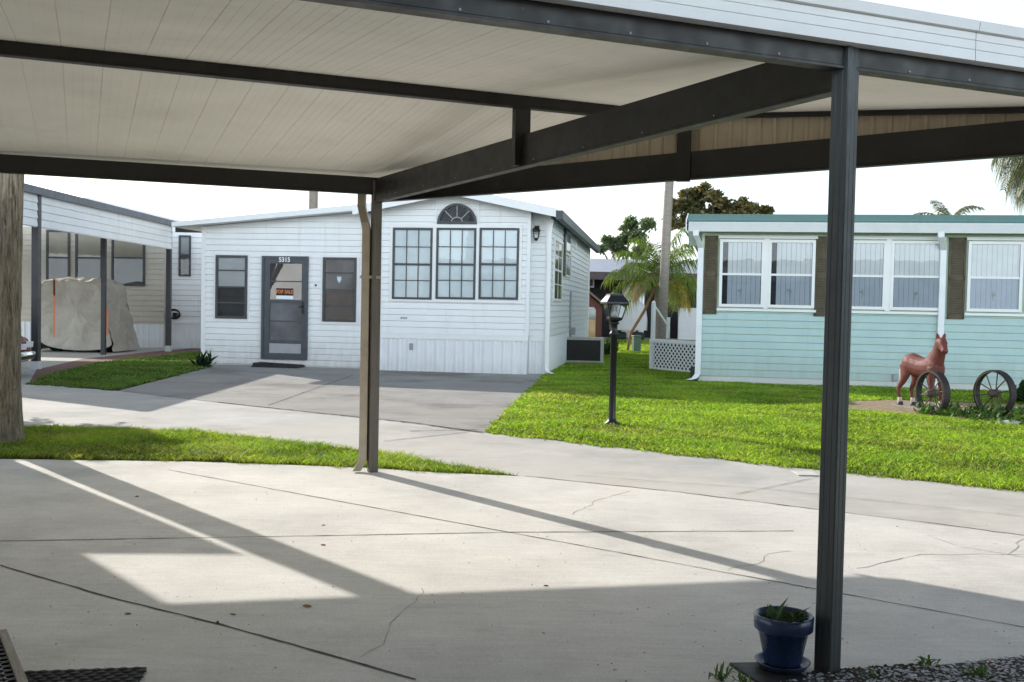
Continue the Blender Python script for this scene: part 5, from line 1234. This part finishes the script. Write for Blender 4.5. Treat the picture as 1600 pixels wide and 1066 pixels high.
p = gnd(1041, 560); Yp = 30.; x0 = depth(1040, 480, Yp).x
palm('palm_tree', 'tall slender grey palm trunk between the white and mint houses', (x0-.08, Yp, 0), 7.6, .145, .125, M['smoothbark'], M['palm'], 18, 2.2, 1.6, .55, .025, 2, (.22, 0), .5, (-.2, 1.2), .0)
Yq = 34.; c = depth(1026, 428, Yq)
qp = palm('palm_tree', 'bushy palm with arching green and yellow fronds between the houses', (c.x+.1, Yq, 0), c.z-.1, .17, .13, M['smoothbark'], M['palm'], 22, 2.1, 2.0, .60, .026, 3, (-.05, 0), .85, (-.15, 1.35), .0, True, 28)
lf, rb = MB(), MB()
for az, el, s in ((-.1, -.05, 1), (-.6, -.1, 2), (.5, -.05, 3), (-.9, .2, 4)): frond(lf, rb, (-.05, 0, c.z-.15), az, el, 1.55, 2.4, .6, .03, 26, s, .9)
cr = lf.build('yellow_fronds', M['palmyellow'], qp); rb.build('frond_stem', M['boot'], cr)
lf, rb = MB(), MB()
for k in range(5): frond(lf, rb, (-.1, -.1, c.z-.2), PI-.3+k*.18, .25, .95+.1*k, 3.2, .35, .012, 40, k+50, 1.6)
cr = lf.build('flower_spray', M['drypalm'], qp); rb.build('flower_stalk', M['boot'], cr)
mb = MB(); mb.tube([(-.1, -.15, c.z-.3), (-.5, -.3, c.z-1.2), (-.95, -.4, .6), (-1.05, -.4, .02)], [.05, .055, .06, .05], 6); mb.build('dead_frond', M['boot'], qp)
Yr = 32.; c = depth(1652, 238, Yr)
palm('palm_tree', 'grey green palm hanging its fronds over the mint house roof at top right', (c.x, Yr, 0), c.z, .2, .17, M['smoothbark'], M['palmgrey'], 30, 2.3, 2.4, .75, .028, 4, (0, 0), 1.1, (-.5, 1.2), .0, True)
Ys = 42.; c = depth(1482, 338, Ys)
palm('palm_tree', 'small palm whose frond tips show above the mint house roof', (c.x, Ys, 0), c.z-.3, .15, .12, M['smoothbark'], M['palmgrey'], 14, 1.7, 1.7, .4, .02, 5, (0, 0), .6, (.1, 1.1), .0)
Yt = 48.; c = depth(489.5, 330, Yt)
palm('palm_tree', 'distant palm trunk standing up behind the white house left wing', (c.x, Yt, 0), 12.5, .23, .20, M['smoothbark'], M['palm'], 14, 2.6, 1.6, .6, .03, 6)
def broadleaf(name, label, loc, H, blobs, mat, n, ls, seed):
    o = thing(name, label, 'tree', loc); r = random.Random(seed); mb = MB(); mb.tube([(0, 0, 0), (.1, 0, H*.25), (0, .1, H*.5)], [.28, .22, .16], 9)
    for bx, by_, bz, br in blobs: mb.tube([(0, .05, H*.42), (bx*.5, by_*.5, (H*.45+bz)/2), (bx, by_, bz)], [.12, .07, .025], 6)
    mb.build('trunk', M['bark'], o); lf = MB()
    for bx, by_, bz, br in blobs:
        sub = [(Vector((r.gauss(0, 1), r.gauss(0, 1), r.gauss(0, .7))).normalized()*br*r.uniform(.35, 1.0)) for _ in range(9)]
        for k in range(n):
            c_ = sub[k % 9]; p = Vector((bx, by_, bz))+c_+Vector((r.gauss(0, 1), r.gauss(0, 1), r.gauss(0, .7)))*br*.20
            a = Vector((r.gauss(0, 1), r.gauss(0, 1), r.gauss(0, .6))).normalized(); b = a.cross(Vector((r.gauss(0, 1), r.gauss(0, 1), r.gauss(0, 1)))).normalized(); L = ls*r.uniform(.6, 1.3)
            lf.face([tuple(p), tuple(p+a*L*.5+b*L*.28), tuple(p+a*L), tuple(p+a*L*.5-b*L*.28)])
    lf.build('crown', mat, o); return o
def blobs(px, Y, cx_, spec):
    out = []
    for x_, y_, rpx, dy_ in spec:
        p = depth(x_, y_, Y); out.append((p.x-cx_, dy_, p.z, rpx/1600*Y))
    return out
Yb = 58.; cx_ = depth(975, 400, Yb).x
broadleaf('broadleaf_tree', 'pale feathery green tree behind the bushy palm', (cx_, Yb, 0), 5.5, blobs(0, Yb, cx_, [(952, 378, 11, 0), (965, 388, 13, .5), (985, 352, 14, 0), (1000, 372, 16, -.5), (975, 368, 13, .5), (1012, 350, 12, 0), (1005, 395, 14, .6), (940, 388, 6, 0)]), M['tree1'], 900, .22, 12)
Yb = 52.; cx_ = depth(1120, 330, Yb).x
broadleaf('broadleaf_tree', 'rust tinged dark tree rising behind the mint house roof', (cx_, Yb, 0), 7.0, blobs(0, Yb, cx_, [(1062, 322, 14, 0), (1078, 305, 14, .5), (1098, 300, 12, 0), (1110, 312, 14, -.5), (1130, 318, 14, .5), (1155, 322, 14, 0), (1180, 326, 13, .6), (1198, 330, 8, 0), (1085, 318, 16, .8), (1125, 330, 16, .3), (1165, 333, 14, -.4), (1060, 345, 16, 0), (1090, 335, 18, 0), (1140, 338, 18, 0)]), M['tree2'], 1100, .23, 14)

# ------------------------------------------------------------------ things between the houses, far
Yh = 47.
def hx(x, y, Y=Yh): p = depth(x, y, Y); return p
b0 = hx(900, 430); bh = thing('dark_porch_house', 'far house with grey roof and dark open porch between the houses', 'house', (b0.x, Yh, 0))
def bx2(x, y, Y=Yh): p = depth(x, y, Y); return p.x-b0.x, p.z
xr = bx2(1125, 430)[0]; ze_ = bx2(940, 436)[1]; zr2 = bx2(940, 404, Yh+4)[1]
mb = MB(); mb.prism([(-1.2, ze_+.25), (-1.2, ze_+.3), (4, zr2+.1), (9, ze_+.3), (9, ze_+.25)], 30, 30.01, 'x').v
mb = MB(); mb.prism([(-.8, ze_+.22), (-.8, ze_+.30), (4.5, zr2), (10, ze_+.3), (10, ze_+.22)], -3, xr+3, 'x'); mb.build('roof', M['greyroof'], bh)
mb = MB(); mb.box(-3, xr+3, -.84, -.80, ze_-.05, ze_+.30); mb.build('fascia', M['brownfascia'], bh)
mb = MB(); mb.box(-3, xr+3, -.79, 0.0, ze_-.03, ze_+.0); mb.build('soffit', M['offwhite'], bh)
mb = MB(); mb.box(-3, xr+3, 1.6, 8, 0, ze_+.2); mb.build('wall', M['darkhouse'], bh)
a, z = bx2(978, 450); mb = MB(); a2 = bx2(1001, 450)[0]; mb.box(a, a2, 1.5, 1.598, .0, ze_-.1); mb.build('door', M['creamblind'], bh)
a, z = bx2(1060, 481); mb = MB(); mb.box(a, xr+3, -.1, .05, 0, z); mb.build('porch_wall', M['offwhite'], bh)
mb = MB()
for x_ in (1085, 1104): a = bx2(x_, 430)[0]; mb.box(a-.04, a+.04, -.04, .02, z, ze_-.03)
for zz in (z+.02, z+.9): mb.box(bx2(1060, 430)[0], xr+3, -.03, .01, zz, zz+.05)
mb.build('screen_frame', M['black'], bh)
a = bx2(1001.5, 430)[0]; mb = MB(); mb.box(a-.12, a+.12, -.5, -.3, 0, ze_-.03); mb.build('post', M['trim'], bh)
a, z = bx2(924, 440); f = MB(); f.box(a-.35, a+.25, 1.5, 1.598, z-.25, z+.25); wf = f.build('window', M['trim'], bh); MB().box(a-.28, a+.18, 1.48, 1.499, z-.18, z+.18).build('pane', M['screen'], wf)
mb = MB(); mb.box(-3, xr+3, -3, 8, -.01, .012); mb.build('floor_slab', M['slab'], bh)
# covered boat/trailer
c0, c1 = hx(958, 520, 44.5), hx(1012, 520, 44.5)
cb = thing('covered_boat', 'boat shape under a white cover parked in the far carport', 'boat', ((c0.x+c1.x)/2, 44.9, 0))
hw = (c1.x-c0.x)/2; zt = depth(985, 466, 44.5).z; zb = depth(985, 518, 44.5).z
mb = MB(); mb.loft([[(-hw*s, y_, zb+.05), (-hw*s*.98, y_, zt*.55), (-hw*s*.82, y_, zt*.90*k), (-hw*.3*s, y_, zt*k), (hw*.5*s, y_, zt*.96*k), (hw*.9*s, y_, zt*.8*k), (hw*s, y_, zt*.5), (hw*s, y_, zb+.05)] for y_, s, k in ((-.35, .9, .9), (-.2, 1, 1), (1.4, 1, 1), (1.7, .9, .85))], True, True); mb.build('cover', M['offwhite'], cb)
for x_ in (-hw*.55, hw*.5): MB().box(x_-.28, x_+.28, -.2, .1, 0, .36).build('wheel', M['rubber'], cb, bevel=.1)
# shed
Yk = 43.; s0, s1 = hx(905, 530, Yk), hx(939, 530, Yk); sh = thing('garden_shed', 'red brown wooden shed with sloping shingle roof beside the white house', 'shed', (s0.x, Yk, 0))
ws = s1.x-s0.x; zS = depth(939, 478, Yk).z; zP = depth(918, 446, Yk).z; xP = depth(905, 450, Yk).x-s0.x
mb = MB(); mb.prism([(-1.6, 0), (ws, 0), (ws, zS), (xP-.3, zP+.2), (-1.6, zS)], 0, 2.4, 'y'); mb.build('wall', M['brownwood'], sh)
mb = MB(); k = -1.6
while k < ws: mb.box(k, k+.03, -.02, -.001, 0, min(zS, 9)); k += .25
mb.build('batten', M['brownwood'], sh)
mb = MB(); mb.loft([[(xP-.3, y_, zP+.22), (ws+.22, y_, zS-.10), (ws+.22, y_, zS-.0), (xP-.3, y_, zP+.34)] for y_ in (-.25, 2.6)], True, False); mb.loft([[(xP-.3, y_, zP+.22), (-1.85, y_, zS-.10), (-1.85, y_, zS-.0), (xP-.3, y_, zP+.34)] for y_ in (-.25, 2.6)], True, False); mb.build('roof', M['shedroof'], sh)
p = depth(922, 525, 40.); tk = thing('water_tank', 'tan upright tank with white top beside the brown shed', 'tank', (p.x, 40., 0)); zt = depth(922, 480, 40.).z; zm_ = depth(922, 499, 40.).z
MB().lathe([(.001, 0), (.20, 0), (.20, zm_), (.001, zm_+.005)], n=18).build('tank', M['heater'], tk); MB().lathe([(.001, zm_+.006), (.205, zm_+.006), (.205, zt-.1), (.12, zt), (.001, zt)], n=18).build('cap', M['offwhite'], tk)
p = gnd(994, 550); ut = thing('utility_pedestal', 'green utility pedestal box standing on the far grass', 'utility box', (p.x, p.y, 0), .3); k = p.y/1600
mb = MB(); mb.box(-6*k, 6*k, -5*k, 5*k, 0, 23*k); mb.build('case', M['utility'], ut, bevel=.02); MB().box(-6.6*k, 6.6*k, -5.6*k, 5.6*k, 23*k, 26*k).build('lid', M['utility'], ut, bevel=.02)
p = depth(947, 560, 30.); leafclump('shrub', 'light green low bush behind the air conditioner', 'plant', (p.x, 30, 0), 110, .35, .5, .5, .05, M['weed'], 77)
# ------------------------------------------------------------------ just outside the left of the frame: added things whose shadows cross the slab
sk = Vector((-.65, .76)); c0 = Vector((-5.43, 10.0)); u_ = Vector((-math.cos(math.radians(5)), -math.sin(math.radians(5))))
fs_ = thing('shadow_block', 'white stepped block added for its shadows left of the palm, beyond the picture edge', 'shed', (c0.x, c0.y, 0))  # unseen block, added and skewed along the sun to shape the slab shadows
def quad_(a, b, dpt): A = u_*a; B = u_*b; return [(A.x, A.y), (A.x+sk.x*dpt, A.y+sk.y*dpt), (B.x+sk.x*dpt, B.y+sk.y*dpt), (B.x, B.y)]
MB(lambda x, y, z: (x+(.070*z if x > -.62 and y < .01+.0 and abs(x) < .01 or (x < -.5 and y > 1. and x > -1.3) else 0), y, z)).prism(quad_(0, .65, .9), 0, 2.90).build('wall', M['white'], fs_); MB().prism(quad_(.652, 6.5, 2.6), 0, 4.4).build('wall', M['white'], fs_)  # walls of the added shadow block
mb = MB(); A = u_*2.0; B = u_*3.0; mb.prism([(A.x, A.y-.03), (A.x, A.y-.002), (B.x, B.y-.002), (B.x, B.y-.03)], .05, 2.05); mb.build('door', M['trim'], fs_)  # dummy door on the added shadow block
broadleaf('broadleaf_tree', 'small round tree by the left carport, beyond the picture edge', (-9.4, 15.2, 0), 3.2, [(.1, .0, 3.4, .65), (.7, .3, 3.5, .6), (-.3, .3, 3.6, .6), (.4, -.5, 3.3, .6), (.9, -.3, 3.3, .55), (1.2, .0, 3.4, .5), (-.1, -.8, 3.2, .5)], M['tree1'], 1100, .18, 31)
vh = thing('beige_cottage', 'beige cottage with porch roof drawn out to block sky, behind the viewpoint, beyond the picture edge', 'house', (0, -1.3, 0))
MB().box(-11, 9, -6, 0, 0, 2.75).build('wall', M['soffit'], vh)
mb = MB(); mb.prism([(3.1, 2.62), (3.1, 2.72), (-3, 3.5), (-7, 2.72), (-7, 2.62), (-3, 3.38)], -11.3, 9.3, 'x'); mb.build('roof', M['shedroof'], vh)  # unseen porch roof, lengthened to keep sky light off the slab
window(frame_T((0, 0, 0), (1, 0, 0), (0, 1, 0)), vh, 1.6, 3.0, .9, 2.1, M['trim'], M['creamblind']); window(frame_T((0, 0, 0), (1, 0, 0), (0, 1, 0)), vh, -3.6, -2.2, .9, 2.1, M['trim'], M['creamblind'])
